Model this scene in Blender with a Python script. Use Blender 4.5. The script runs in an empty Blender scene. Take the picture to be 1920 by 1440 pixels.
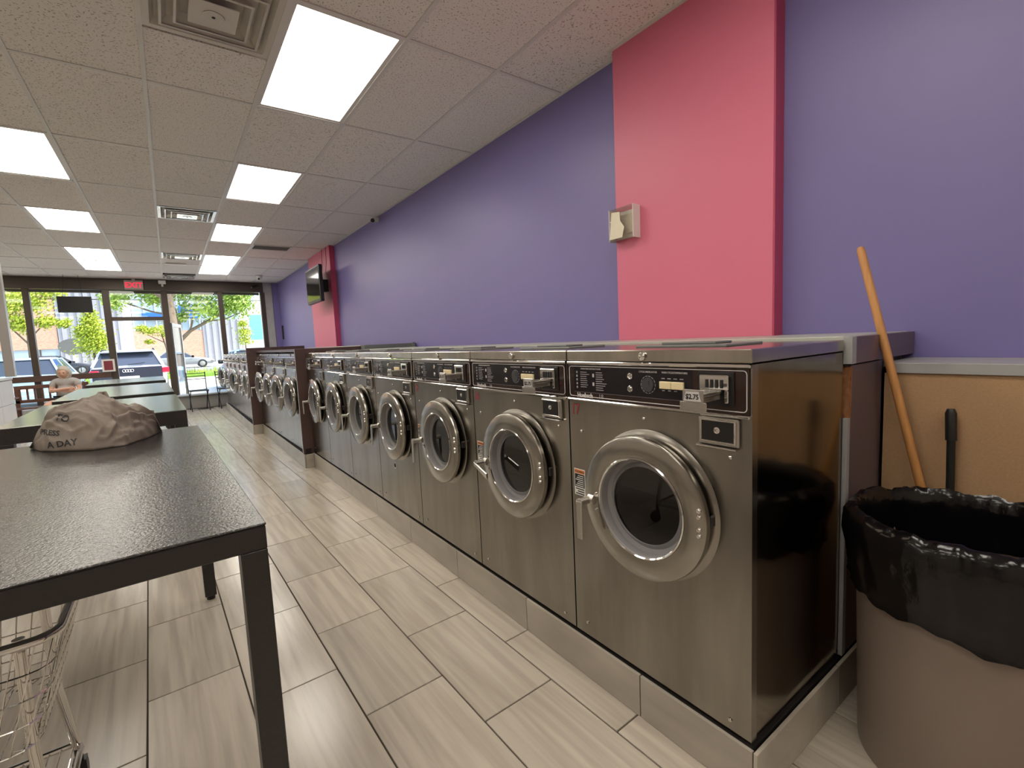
import bpy, bmesh, math, random
from mathutils import Vector, Matrix, noise
from mathutils.bvhtree import BVHTree
random.seed(7)
S = bpy.context.scene
COL = S.collection
PI = math.pi

# ------------------------------------------------------------------ camera
cd = bpy.data.cameras.new('camera'); cam = bpy.data.objects.new('camera', cd); COL.objects.link(cam)
YAW, PITCH, ROLL = 0.6246, -0.0961, -0.0462
f = Vector((math.sin(YAW)*math.cos(PITCH), math.cos(YAW)*math.cos(PITCH), math.sin(PITCH)))
r0 = Vector((math.cos(YAW), -math.sin(YAW), 0)); u0 = r0.cross(f)
rr = math.cos(ROLL)*r0 + math.sin(ROLL)*u0; uu = -math.sin(ROLL)*r0 + math.cos(ROLL)*u0
M = Matrix((rr, uu, -f)).transposed().to_4x4(); M.translation = (0, 0, 1.299)
cam.matrix_world = M
cd.sensor_fit = 'HORIZONTAL'; cd.sensor_width = 36.0; cd.lens = 883.06/1920*36.0
cd.clip_start = 0.02; cd.clip_end = 500
S.camera = cam
# ------------------------------------------------------------------ world, sun, exposure
w = bpy.data.worlds.new('sky'); S.world = w; w.use_nodes = True
nt = w.node_tree; bg = nt.nodes['Background']
sky = nt.nodes.new('ShaderNodeTexSky'); sky.sky_type = 'NISHITA'; sky.sun_elevation = math.radians(50)
sky.sun_rotation = math.radians(108); sky.sun_disc = False; sky.dust_density = 3.0
nt.links.new(sky.outputs[0], bg.inputs[0]); bg.inputs[1].default_value = 0.78
sd = bpy.data.lights.new('sun', 'SUN'); sd.energy = 8.0; sd.angle = math.radians(1); sd.color = (1, .95, .86)
sun = bpy.data.objects.new('sun', sd); COL.objects.link(sun)
sun.rotation_euler = Vector((-.60, .22, -.77)).to_track_quat('-Z', 'Y').to_euler(); sun.location = (0, -5, 20)
LAMP = 10.5          # strength of the ceiling light diffusers
S.view_settings.view_transform = 'Standard'; S.view_settings.look = 'None'
S.view_settings.exposure = 0.0; S.view_settings.gamma = 1.0
S.view_settings.use_curve_mapping = False

# ------------------------------------------------------------------ materials
MATS = {}
def srgb(c): return tuple(((v/255+0.055)/1.055)**2.4 if v/255 > .04045 else v/255/12.92 for v in c)
def mat(name, col, rough=.5, metal=0., bump=0., bscale=200., var=0., vscale=5., spec=.5, emit=None, estr=0., coat=0., stretch=None, aniso=0., rvar=0., bdist=.002):
    if name in MATS: return MATS[name]
    m = bpy.data.materials.new(name); m.use_nodes = True; MATS[name] = m
    n = m.node_tree.nodes; l = m.node_tree.links; b = n['Principled BSDF']
    b.inputs['Base Color'].default_value = (*col, 1); b.inputs['Roughness'].default_value = rough
    b.inputs['Metallic'].default_value = metal; b.inputs['Specular IOR Level'].default_value = spec
    if coat: b.inputs['Coat Weight'].default_value = coat; b.inputs['Coat Roughness'].default_value = .05
    if aniso: b.inputs['Anisotropic'].default_value = aniso
    if emit: b.inputs['Emission Color'].default_value = (*emit, 1); b.inputs['Emission Strength'].default_value = estr
    if bump or var or rvar:
        tc = n.new('ShaderNodeTexCoord'); mp = n.new('ShaderNodeMapping')
        if stretch: mp.inputs['Scale'].default_value = stretch
        l.new(tc.outputs['Object'], mp.inputs[0])
    if var:
        nz = n.new('ShaderNodeTexNoise'); nz.inputs['Scale'].default_value = vscale; nz.inputs['Detail'].default_value = 6
        mx = n.new('ShaderNodeMix'); mx.data_type = 'RGBA'
        mx.inputs[6].default_value = (*[c*(1-var) for c in col], 1); mx.inputs[7].default_value = (*[min(1, c*(1+var)) for c in col], 1)
        l.new(mp.outputs[0], nz.inputs[0]); l.new(nz.outputs[0], mx.inputs[0]); l.new(mx.outputs[2], b.inputs['Base Color'])
    if rvar:
        nr = n.new('ShaderNodeTexNoise'); nr.inputs['Scale'].default_value = vscale*1.7; nr.inputs['Detail'].default_value = 5
        mr = n.new('ShaderNodeMapRange'); mr.inputs[3].default_value = rough-rvar; mr.inputs[4].default_value = rough+rvar
        l.new(mp.outputs[0], nr.inputs[0]); l.new(nr.outputs[0], mr.inputs[0]); l.new(mr.outputs[0], b.inputs['Roughness'])
    if bump:
        nb = n.new('ShaderNodeTexNoise'); nb.inputs['Scale'].default_value = bscale; nb.inputs['Detail'].default_value = 3
        bp = n.new('ShaderNodeBump'); bp.inputs['Strength'].default_value = bump; bp.inputs['Distance'].default_value = bdist
        l.new(mp.outputs[0], nb.inputs[0]); l.new(nb.outputs[0], bp.inputs['Height']); l.new(bp.outputs[0], b.inputs['Normal'])
    return m
def glass_mat(name, tint=(1, 1, 1), refl=1.0):
    if name in MATS: return MATS[name]
    m = bpy.data.materials.new(name); m.use_nodes = True; MATS[name] = m
    n = m.node_tree.nodes; l = m.node_tree.links; n.remove(n['Principled BSDF'])
    t = n.new('ShaderNodeBsdfTransparent'); t.inputs[0].default_value = (*tint, 1)
    g = n.new('ShaderNodeBsdfGlossy'); g.inputs['Roughness'].default_value = .02
    fr = n.new('ShaderNodeFresnel'); fr.inputs[0].default_value = 1.5
    k = n.new('ShaderNodeMath'); k.operation = 'MULTIPLY'; k.inputs[1].default_value = refl
    x = n.new('ShaderNodeMixShader'); l.new(fr.outputs[0], k.inputs[0]); l.new(k.outputs[0], x.inputs[0])
    l.new(t.outputs[0], x.inputs[1]); l.new(g.outputs[0], x.inputs[2]); l.new(x.outputs[0], n['Material Output'].inputs[0])
    return m
def tile_mat(name, c1, c2, rough, sx, sy, streak=.5, axis='Y'):
    """tile: long soft grain along one axis, a small tint change from piece to piece"""
    m = bpy.data.materials.new(name); m.use_nodes = True; MATS[name] = m
    n = m.node_tree.nodes; l = m.node_tree.links; b = n['Principled BSDF']
    tc = n.new('ShaderNodeTexCoord'); oi = n.new('ShaderNodeObjectInfo'); ge = n.new('ShaderNodeNewGeometry')
    ad = n.new('ShaderNodeMath'); ad.operation = 'ADD'; l.new(oi.outputs['Random'], ad.inputs[0]); l.new(ge.outputs['Random Per Island'], ad.inputs[1])
    fr = n.new('ShaderNodeMath'); fr.operation = 'FRACT'; l.new(ad.outputs[0], fr.inputs[0])
    cx = n.new('ShaderNodeCombineXYZ'); ml = n.new('ShaderNodeMath'); ml.operation = 'MULTIPLY'; ml.inputs[1].default_value = 37
    l.new(fr.outputs[0], ml.inputs[0]); [l.new(ml.outputs[0], cx.inputs[i]) for i in range(3)]
    va = n.new('ShaderNodeVectorMath'); va.operation = 'ADD'; l.new(tc.outputs['Object'], va.inputs[0]); l.new(cx.outputs[0], va.inputs[1])
    mp = n.new('ShaderNodeMapping'); mp.inputs['Scale'].default_value = (sx, sy, sx); l.new(va.outputs[0], mp.inputs[0])
    nz = n.new('ShaderNodeTexNoise'); nz.inputs['Scale'].default_value = 1; nz.inputs['Detail'].default_value = 5; nz.inputs['Distortion'].default_value = .35
    l.new(mp.outputs[0], nz.inputs[0])
    rp = n.new('ShaderNodeValToRGB'); rp.color_ramp.elements[0].position = .35; rp.color_ramp.elements[1].position = .62
    rp.color_ramp.elements[0].color = (*c2, 1); rp.color_ramp.elements[1].color = (*c1, 1); l.new(nz.outputs[0], rp.inputs[0])
    hs = n.new('ShaderNodeHueSaturation'); mr = n.new('ShaderNodeMapRange'); mr.inputs[3].default_value = .9; mr.inputs[4].default_value = 1.08
    l.new(fr.outputs[0], mr.inputs[0]); l.new(mr.outputs[0], hs.inputs['Value']); l.new(rp.outputs[0], hs.inputs['Color']); l.new(hs.outputs[0], b.inputs['Base Color'])
    b.inputs['Roughness'].default_value = rough
    return m
def steel_mat(name, col, rough, sc=(3, 3, 260), stain=.25):
    """brushed stainless sheet: grain across, cloudy wear and faint drip stains"""
    m = bpy.data.materials.new(name); m.use_nodes = True; MATS[name] = m
    n = m.node_tree.nodes; l = m.node_tree.links; b = n['Principled BSDF']; b.inputs['Metallic'].default_value = 1
    tc = n.new('ShaderNodeTexCoord'); oi = n.new('ShaderNodeObjectInfo'); ml = n.new('ShaderNodeMath'); ml.operation = 'MULTIPLY'; ml.inputs[1].default_value = 50
    l.new(oi.outputs['Random'], ml.inputs[0]); va = n.new('ShaderNodeVectorMath'); va.operation = 'ADD'
    l.new(tc.outputs['Object'], va.inputs[0]); l.new(ml.outputs[0], va.inputs[1])
    mp = n.new('ShaderNodeMapping'); mp.inputs['Scale'].default_value = sc; l.new(va.outputs[0], mp.inputs[0])
    nz = n.new('ShaderNodeTexNoise'); nz.inputs['Scale'].default_value = 1; nz.inputs['Detail'].default_value = 4; l.new(mp.outputs[0], nz.inputs[0])
    m2 = n.new('ShaderNodeMapping'); m2.inputs['Scale'].default_value = (3, 7, 1.2); l.new(va.outputs[0], m2.inputs[0])
    n2 = n.new('ShaderNodeTexNoise'); n2.inputs['Scale'].default_value = 1.2; n2.inputs['Detail'].default_value = 8; n2.inputs['Roughness'].default_value = .6; l.new(m2.outputs[0], n2.inputs[0])
    mx = n.new('ShaderNodeMix'); mx.data_type = 'RGBA'; mx.inputs[6].default_value = (*[c*(1-stain) for c in col], 1); mx.inputs[7].default_value = (*col, 1)
    r2 = n.new('ShaderNodeMapRange'); r2.inputs[1].default_value = .35; r2.inputs[2].default_value = .65; l.new(n2.outputs[0], r2.inputs[0]); l.new(r2.outputs[0], mx.inputs[0]); l.new(mx.outputs[2], b.inputs['Base Color'])
    mr = n.new('ShaderNodeMapRange'); mr.inputs[3].default_value = rough*.88; mr.inputs[4].default_value = rough*1.12
    l.new(nz.outputs[0], mr.inputs[0]); l.new(mr.outputs[0], b.inputs['Roughness'])
    bp = n.new('ShaderNodeBump'); bp.inputs['Strength'].default_value = .02; bp.inputs['Distance'].default_value = .0004
    l.new(nz.outputs[0], bp.inputs['Height']); l.new(bp.outputs[0], b.inputs['Normal'])
    return m
def speck_mat(name, col, dark, scale, thr, rough, bump=.3):
    """small dark pits on a pale board"""
    m = bpy.data.materials.new(name); m.use_nodes = True; MATS[name] = m
    n = m.node_tree.nodes; l = m.node_tree.links; b = n['Principled BSDF']; b.inputs['Roughness'].default_value = rough
    tc = n.new('ShaderNodeTexCoord'); oi = n.new('ShaderNodeObjectInfo'); ml = n.new('ShaderNodeMath'); ml.operation = 'MULTIPLY'; ml.inputs[1].default_value = 50
    l.new(oi.outputs['Random'], ml.inputs[0]); va = n.new('ShaderNodeVectorMath'); va.operation = 'ADD'; l.new(tc.outputs['Object'], va.inputs[0]); l.new(ml.outputs[0], va.inputs[1])
    nz = n.new('ShaderNodeTexNoise'); nz.inputs['Scale'].default_value = scale; nz.inputs['Detail'].default_value = 3; l.new(va.outputs[0], nz.inputs[0])
    rp = n.new('ShaderNodeValToRGB'); rp.color_ramp.elements[0].position = thr-.05; rp.color_ramp.elements[1].position = thr
    rp.color_ramp.elements[0].color = (*dark, 1); rp.color_ramp.elements[1].color = (*col, 1)
    l.new(nz.outputs[0], rp.inputs[0]); l.new(rp.outputs[0], b.inputs['Base Color'])
    bp = n.new('ShaderNodeBump'); bp.inputs['Strength'].default_value = bump; bp.inputs['Distance'].default_value = .002; l.new(nz.outputs[0], bp.inputs['Height']); l.new(bp.outputs[0], b.inputs['Normal'])
    return m

m_purple = mat('purple paint', (.190, .163, .39), .43, spec=.6, bump=.12, bscale=160, var=.05, vscale=1.5)
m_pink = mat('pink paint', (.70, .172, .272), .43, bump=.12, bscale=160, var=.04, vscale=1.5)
m_pinkd = mat('darker pink', (.50, .06, .14), .45, bump=.12, bscale=160)  # darker, more saturated than the pillar fronts, for the return faces
m_beige = mat('beige paint', (.52, .47, .42), .5, bump=.1, bscale=160)
m_tilec = speck_mat('acoustic board', (.74, .71, .67), (.34, .30, .26), 95, .405, .95)
m_tbar = mat('white grid metal', (.62, .6, .57), .45)
m_floor = tile_mat('cream grained porcelain', (.53, .475, .40), (.42, .37, .31), .20, 30, 1.6)
m_plin = tile_mat('grey cream porcelain', (.47, .43, .36), (.36, .32, .27), .3, 6, 2.0)
m_grout = mat('dark grout', (.06, .045, .035), .9)
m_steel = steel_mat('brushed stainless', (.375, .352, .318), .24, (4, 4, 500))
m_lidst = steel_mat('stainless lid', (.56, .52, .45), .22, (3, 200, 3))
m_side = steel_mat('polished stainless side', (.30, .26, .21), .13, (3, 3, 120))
m_door = mat('stainless door ring', (.37, .35, .315), .20, 1, var=.1, vscale=9, bump=.05, bscale=300)
m_chrome = mat('chrome', (.75, .73, .70), .10, 1)
m_dull = mat('dull chrome', (.55, .53, .5), .3, 1)
m_gask = mat('grey rubber gasket', (.27, .265, .27), .4)
m_dark = mat('black plastic', (.012, .011, .012), .35)
m_black = mat('matt black', (.006, .006, .006), .6)
m_pan = mat('dark brown panel', (.030, .013, .011), .22, spec=.6)
m_blk = mat('black inset print', (.009, .007, .011), .22)
m_ink = mat('pale printed ink', (.62, .60, .60), .5)
m_inkd = mat('grey printed ink', (.30, .29, .31), .5)
m_cream = mat('cream button', (.85, .72, .45), .35)
m_white = mat('white plastic', (.78, .77, .73), .4)
m_red = mat('red marker', (.42, .03, .055), .6)
m_orange = mat('orange print', (.75, .25, .08), .5)
m_wglass = glass_mat('washer glass', (.34, .33, .33), 1.4)
m_glass = glass_mat('window glass', (.95, .97, .96), .55)
m_drum = mat('drum steel', (.16, .155, .15), .3, 1)
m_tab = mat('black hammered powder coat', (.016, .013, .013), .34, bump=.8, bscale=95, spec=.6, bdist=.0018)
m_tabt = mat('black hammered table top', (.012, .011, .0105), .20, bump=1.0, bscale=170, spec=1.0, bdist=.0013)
m_tab_sheen = mat('black table top painted window sheen', (.15, .175, .155), .20, spec=1.2, bump=.15, bscale=100, bdist=.001)  # black tops; window reflection put into the base colour as pale grey-green
m_plum = mat('plum laminate', (.125, .085, .10), .35, var=.12, vscale=6)
m_brown = mat('brown laminate', (.085, .048, .044), .3, var=.2, vscale=7)
m_grey = mat('grey laminate edge', (.36, .36, .36), .4, var=.1, vscale=15)
m_sage = mat('pale grey laminate', (.44, .45, .40), .35)
m_gpan = mat('dark grey laminate', (.16, .17, .165), .4)
m_chip = mat('torn chipboard', (.32, .14, .06), .9, bump=1, bscale=90, var=.4, vscale=60)
m_mdf = mat('fibreboard', (.43, .265, .14), .8, bump=.5, bscale=350, var=.14, vscale=130)
m_alu = mat('bronze aluminium', (.085, .068, .055), .4, .5)
m_alul = mat('pale aluminium', (.42, .40, .38), .35, .7)
m_conc = mat('grey concrete', (.45, .45, .44), .8, bump=.4, bscale=60, var=.15, vscale=8)
m_bin = mat('grey brown bin plastic', (.235, .185, .155), .42, bump=.15, bscale=300, var=.08, vscale=5)
m_bag = mat('black bin liner', (.0035, .003, .0035), .19, spec=.45, bump=.5, bscale=22, bdist=.006)
m_wood = mat('varnished broom wood', (.50, .235, .075), .38, var=.35, vscale=9, stretch=(6, 6, .6))
m_bench = mat('dark bench wood', (.13, .06, .04), .45, var=.3, vscale=6, stretch=(1, 8, 8))
m_cloth = mat('grey brown nylon', (.225, .185, .155), .62, bump=.25, bscale=120)
m_clothd = mat('black screen print', (.025, .022, .022), .6)
m_skin = mat('skin', (.62, .36, .26), .5)
m_hair = mat('grey blond hair', (.50, .44, .36), .6, bump=.8, bscale=80)
m_shirt = mat('grey t shirt', (.42, .40, .39), .8, var=.08, vscale=6)
m_short = mat('black cloth', (.012, .012, .015), .8)
m_screen = mat('dark tv screen', (.012, .013, .014), .08, spec=.8)
m_fur = mat('asphalt', (.20, .20, .20), .9, var=.2, vscale=3)
m_walk = mat('pale pavement', (.55, .53, .48), .9, var=.1, vscale=2)
m_grass = mat('grass', (.16, .28, .035), .95, var=.4, vscale=4, bump=1, bscale=20)
m_bark = mat('bark', (.14, .105, .075), .9, var=.5, vscale=9, bump=1, bscale=25)
m_leaf = mat('leaves', (.24, .36, .05), .6, var=.5, vscale=2.5)
m_leafy = mat('yellow green leaves', (.42, .50, .05), .6, var=.4, vscale=2.5)
m_lamp = mat('light diffuser', (.9, .9, .85), .4, emit=(1.0, .93, .82), estr=LAMP)
m_skirt = mat('tile adhesive dark', (.025, .02, .018), .9)

# ------------------------------------------------------------------ mesh building
class MB:
    def __init__(s): s.v = []; s.f = []; s.m = []
    def add(s, vs, fs, mi=0):
        o = len(s.v); s.v += [tuple(v) for v in vs]; s.f += [tuple(i+o for i in q) for q in fs]; s.m += [mi]*len(fs); return s
    def box(s, a, b, mi=0):
        x0, y0, z0 = a; x1, y1, z1 = b
        return s.add([(x0,y0,z0),(x1,y0,z0),(x1,y1,z0),(x0,y1,z0),(x0,y0,z1),(x1,y0,z1),(x1,y1,z1),(x0,y1,z1)],
                     [(0,3,2,1),(4,5,6,7),(0,1,5,4),(1,2,6,5),(2,3,7,6),(3,0,4,7)], mi)
    def obox(s, p0, p1, wx, wz, up=(0,0,1), mi=0):
        p0, p1 = Vector(p0), Vector(p1); d = (p1-p0).normalized(); up = Vector(up)
        if abs(d.dot(up)) > .98: up = Vector((0,1,0))
        a = d.cross(up).normalized()*wx/2; c = a.cross(d).normalized()*wz/2
        return s.add([p0-a-c, p0+a-c, p0+a+c, p0-a+c, p1-a-c, p1+a-c, p1+a+c, p1-a+c],
                     [(0,1,2,3),(7,6,5,4),(0,4,5,1),(1,5,6,2),(2,6,7,3),(3,7,4,0)], mi)
    def tube(s, pts, r, seg=10, mi=0, closed=False):
        pts = [Vector(p) for p in pts]; n = len(pts); rs = r if isinstance(r, (list, tuple)) else [r]*n
        vs = []; prev = None
        for i, p in enumerate(pts):
            if closed: d = pts[(i+1) % n]-pts[i-1]
            else: d = pts[min(i+1, n-1)]-pts[max(i-1, 0)]
            d.normalize()
            if prev is None:
                a = d.cross(Vector((0,0,1)) if abs(d.z) < .9 else Vector((0,1,0))).normalized()
            else:
                a = (prev-d*prev.dot(d)).normalized()
            prev = a; b = d.cross(a)
            vs += [p+(a*math.cos(t)+b*math.sin(t))*rs[i] for t in [2*PI*k/seg for k in range(seg)]]
        fs = []
        for i in range(n if closed else n-1):
            j = (i+1) % n
            fs += [(i*seg+k, i*seg+(k+1) % seg, j*seg+(k+1) % seg, j*seg+k) for k in range(seg)]
        if not closed: fs += [tuple(range(seg))[::-1], tuple((n-1)*seg+k for k in range(seg))]
        return s.add(vs, fs, mi)
    def cyl(s, p0, p1, r, seg=16, mi=0, r2=None): return s.tube([p0, p1], [r, r if r2 is None else r2], seg, mi)
    def spin(s, prof, c=(0,0,0), ax='Z', seg=32, mi=0, closed=False):
        """prof = [(radius, height)], about an axis through c; for X the height is along x"""
        vs = []; n = len(prof)
        for r, h in prof:
            for k in range(seg):
                t = 2*PI*k/seg; a, b = r*math.cos(t), r*math.sin(t)
                vs.append((c[0]+a, c[1]+b, c[2]+h) if ax == 'Z' else (c[0]+h, c[1]+a, c[2]+b) if ax == 'X' else (c[0]+a, c[1]+h, c[2]+b))
        fs = []
        for i in range(n-1 + (1 if closed else 0)):
            j = (i+1) % n
            fs += [(i*seg+k, i*seg+(k+1) % seg, j*seg+(k+1) % seg, j*seg+k) for k in range(seg)]
        if not closed: 
            if prof[0][0] > 1e-5: fs.append(tuple(range(seg))[::-1])
            if prof[-1][0] > 1e-5: fs.append(tuple((n-1)*seg+k for k in range(seg)))
        return s.add(vs, fs, mi)
    def build(s, name, mats, parent=None, bevel=0., smooth=None, loc=None, rot=None, merge=False, bseg=1):
        me = bpy.data.meshes.new(name); me.from_pydata(s.v, [], s.f)
        ms = mats if isinstance(mats, (list, tuple)) else [mats]
        for m_ in ms: me.materials.append(m_)
        me.polygons.foreach_set('material_index', s.m)
        bm = bmesh.new(); bm.from_mesh(me)
        if merge: bmesh.ops.remove_doubles(bm, verts=bm.verts, dist=1e-5)
        if bevel: bmesh.ops.bevel(bm, geom=list(bm.edges), offset=bevel, segments=bseg, affect='EDGES', clamp_overlap=True)
        bmesh.ops.recalc_face_normals(bm, faces=bm.faces); bm.to_mesh(me); bm.free()
        if smooth is not None:
            me.polygons.foreach_set('use_smooth', [True]*len(me.polygons)); me.set_sharp_from_angle(angle=math.radians(smooth))
        o = bpy.data.objects.new(name, me); COL.objects.link(o)
        if parent: o.parent = parent
        if loc: o.location = loc
        if rot: o.rotation_euler = rot
        return o
def tag(o, label=None, cat=None, group=None, kind=None):
    for k, v in (('label', label), ('category', cat), ('group', group), ('kind', kind)):
        if v: o[k] = v
    return o
def thing(name, label, cat, loc=(0,0,0), rz=0., group=None):
    o = bpy.data.objects.new(name, None); COL.objects.link(o); o.location = loc; o.rotation_euler = (0,0,rz); o.empty_display_size = .1
    return tag(o, label, cat, group)
def copy_tree(o, parent=None):
    c = o.copy(); COL.objects.link(c); c.parent = parent
    for ch in list(o.children): copy_tree(ch, c)
    return c
def BX(name, a, b, m, parent=None, bevel=0., **k): return MB().box(a, b).build(name, m, parent, bevel, **k)
def struct(o): o['kind'] = 'structure'; return o
def text_mesh(body, size, ext=.0004, align='LEFT', bold=0.):
    cu = bpy.data.curves.new('t', 'FONT'); cu.body = body; cu.size = size; cu.extrude = ext; cu.align_x = align; cu.resolution_u = 2; cu.offset = bold
    ob = bpy.data.objects.new('t', cu); me = bpy.data.meshes.new_from_object(ob)
    bpy.data.objects.remove(ob); bpy.data.curves.remove(cu); return me
def text_into(mb, body, size, Mx, mi=0, ext=.0004, align='LEFT', bold=0., sx=1.):
    me = text_mesh(body, size, ext, align, bold)
    mb.add([Mx @ Vector((v.co.x*sx, v.co.y, v.co.z)) for v in me.vertices], [tuple(p.vertices) for p in me.polygons], mi)
    bpy.data.meshes.remove(me)
def face_mx(p):    # text on a plane facing -x, reading towards -y
    m_ = Matrix(((0,0,-1),(-1,0,0),(0,1,0))).to_4x4(); m_.translation = p; return m_
def front_mx(p):   # text on a plane facing -y, reading towards +x
    m_ = Matrix(((1,0,0),(0,0,-1),(0,1,0))).to_4x4(); m_.translation = p; return m_

XW, YF, H, XL, YB = 2.424, 13.6, 3.005, -4.8, -3.0
TH = 0.0279
# ------------------------------------------------------------------ floor
floor = struct(BX('floor', (XL, YB, -.12), (2.6, YF+.1, -.006), m_grout))
ts = Vector((.3064, .613)); c_, s_ = math.cos(TH), math.sin(TH)
tl = MB().box((-.1505, -.3036, -.01), (.1505, .3036, 0)).build('tile', m_floor, None, bevel=.0012)
tme = tl.data; bpy.data.objects.remove(tl)
cells = []
for i in range(-17, 12):
    ph = .05 if i % 2 == 0 else .345
    for j in range(-6, 24):
        X = -.4337+(i+.5)*ts.x; Y = ph+(j+.5)*ts.y
        x, y = X*c_-Y*s_, X*s_+Y*c_
        if XL+.2 < x < 2.25 and YB+.3 < y < 13.0:
            dx, dy = math.sin(YAW), math.cos(YAW); dep = x*dx+y*dy; lat = x*dy-y*dx
            vis = dep > .8 and abs(lat/dep) < 1.12 and x < 1.3 or (x > 1.2 and y < .62 and y > -.1)
            cells.append(((0 if vis else 1, x*x+y*y), x, y))
cells.sort()
rest = MB()
for n, (k, x, y) in enumerate(cells):
    if n < 290:
        o = bpy.data.objects.new('tile', tme); COL.objects.link(o); o.parent = floor; o.location = (x, y, 0); o.rotation_euler = (0,0,TH)
    else:
        q = [(x+a*c_-b*s_, y+a*s_+b*c_) for a, b in ((-.1515,-.3045),(.1515,-.3045),(.1515,.3045),(-.1515,.3045))]
        rest.add([(*p, -.006) for p in q]+[(*p, 0) for p in q], [(4,5,6,7),(0,1,5,4),(1,2,6,5),(2,3,7,6),(3,0,4,7)])
o = rest.build('tiles', m_floor, floor); o['kind'] = 'stuff'
# ------------------------------------------------------------------ walls
struct(BX('wall_right', (XW, YB, -.12), (XW+.15, YF+.2, H+.1), m_purple))
struct(BX('wall_back', (XL, YB-.15, -.12), (XW, YB, H+.1), m_beige))
struct(BX('wall_left', (XL-.15, YB, -.12), (XL, YF+.2, H+.1), m_beige))
col = struct(BX('wall_pillar', (2.34, 1.10, 0), (XW, 2.05, H), m_pink)); col.name = 'wall_pillar_near'
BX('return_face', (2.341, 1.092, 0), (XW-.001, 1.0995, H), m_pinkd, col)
col2 = struct(BX('wall_pillar_far', (2.34, 8.35, 0), (XW, 9.80, H), m_pink))
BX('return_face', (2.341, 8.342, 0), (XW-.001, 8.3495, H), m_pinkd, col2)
# window wall
fw = struct(BX('wall_front', (2.29, 13.5, 0), (XW, 13.7, H), m_purple))
MB().box((2.08, 13.55, 0), (2.285, 13.8, H)).build('concrete_column', m_conc, fw, bevel=.004)
BX('side_wall', (XL, 13.5, 0), (-3.62, 13.7, H), m_beige, fw)
knee = struct(BX('wall_knee', (.08, 13.42, 0), (2.08, 13.68, .30), mat('grey knee wall paint', (.30, .29, .27), .6)))
MB().box((.06, 13.36, .30), (2.08, 13.70, .335)).build('sill', mat('pale blue stone sill', (.50, .53, .56), .3), knee, bevel=.005)
knee2 = struct(BX('wall_knee_left', (-3.62, 13.50, 0), (-1.05, 13.68, .30), m_conc))
def pane(parent, x0, x1, z0, z1, y=13.60): return BX('pane', (x0, y, z0), (x1, y+.006, z1), m_glass, parent)
win = struct(MB().box((-3.62, 13.52, 2.76), (2.08, 13.66, 3.0)).build('window_1', m_alu, None, bevel=.004))
for x in (-3.55, -2.235, .985+.15, 2.06):
    BX('mullion', (x-.05, 13.54, .30), (x+.05, 13.68, 2.76), m_alu, win, bevel=.003)
for x in (-1.0, .03): BX('mullion', (x-.06, 13.54, 0), (x+.06, 13.68, 2.76), m_alu, win, bevel=.003)
BX('transom', (-.94, 13.55, 2.09), (-.03, 13.67, 2.17), m_alu, win, bevel=.003)
BX('crash_rail', (-3.5, 13.50, .86), (-1.06, 13.60, .98), mat('brown rail', (.10, .055, .04), .4), win, bevel=.003)
for a in ((-3.5, -2.285, .30, 2.76), (-2.185, -1.06, .30, 2.76), (-.94, -.03, 2.17, 2.76), (.09, 1.085, .335, 2.76), (1.185, 2.01, .335, 2.76)): pane(win, *a)
BX('head_panel', (-3.5, 13.67, 2.70), (2.0, 13.69, 2.76), m_alu, win)
BX('light_patch', (.55, 13.66, 2.76), (1.08, 13.695, 2.80), m_white, win)
# open door leaf, swung outwards
door = struct(thing('door_1', None, None, (.10, 13.70, 0), math.radians(-12)))
MB().box((-.02, 0, .02), (.02, .075, 2.03)).box((-.02, .87, .02), (.02, .945, 2.03)).box((-.02, .075, 1.95), (.02, .87, 2.03)).box((-.02, .075, .02), (.02, .87, .22)).build('door_frame', m_alul, door)
BX('pane', (-.003, .075, .22), (.003, .87, 1.95), m_glass, door)
MB().box((-.06, .86, .98), (-.035, .95, 1.01)).box((-.06, .90, .70), (-.02, .93, 1.30)).build('door_handle', m_alu, door, bevel=.003)
# ------------------------------------------------------------------ ceiling
ceil = struct(BX('ceiling', (XL-.1, YB-.1, H+.03), (XW+.15, YF+.2, H+.12), m_beige))
gx = [.034+.6093*k for k in range(-7, 4)]; gy = [3.8126+1.2227*j for j in range(-5, 9)]
g = MB()
for x in gx: g.box((x-.012, YB, H-.004), (x+.012, YF-.06, H+.012))
for y in gy[:-1]: g.box((XL, y-.012, H-.0035), (XW, y+.012, H+.0125))
g.box((XW-.022, YB, H-.0055), (XW, YF-.1, H+.01)).box((2.318, 1.09, H-.005), (2.34, 2.07, H+.01)).box((XL, YF-.125, H-.005), (XW, YF-.1, H+.01))
g.build('grid', m_tbar, ceil)
light_cells = {}
LR = [(2.5898, 3.8126), (5.0353, 6.258), (7.4807, 8.7034), (9.9261, 11.1488), (11.1488, 12.3715), (.1444, 1.3671), (-2.3010, -1.0783)]
for y0, y1 in LR:
    light_cells[(gx[8], y0)] = 'R'; light_cells[(gx[5], y0)] = 'L'
    light_cells[(gx[1], y0)] = 'F'
def near(a, b): return abs(a-b) < .02
vents = [(.034, 2.5898, 0), (.034, 6.258, 1), (.034, 9.9261, 0), (.034, 12.3715, 0)]
tc_meshes = {}
def ctile(x0, x1, y0, y1, tilt=0.):
    wd, ln = round(x1-x0, 3), round(y1-y0, 3); key = (wd, ln)
    if key not in tc_meshes:
        t = MB().box((-wd/2, -ln/2, 0), (wd/2, ln/2, .014)).build('tile', m_tilec); tc_meshes[key] = t.data; bpy.data.objects.remove(t)
    o = bpy.data.objects.new('ceiling_tile', tc_meshes[key]); COL.objects.link(o); o.parent = ceil
    o.location = ((x0+x1)/2, (y0+y1)/2, H+.002); o.rotation_euler = (tilt, 0, 0)
gx2 = gx+[XW+.01]
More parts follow.
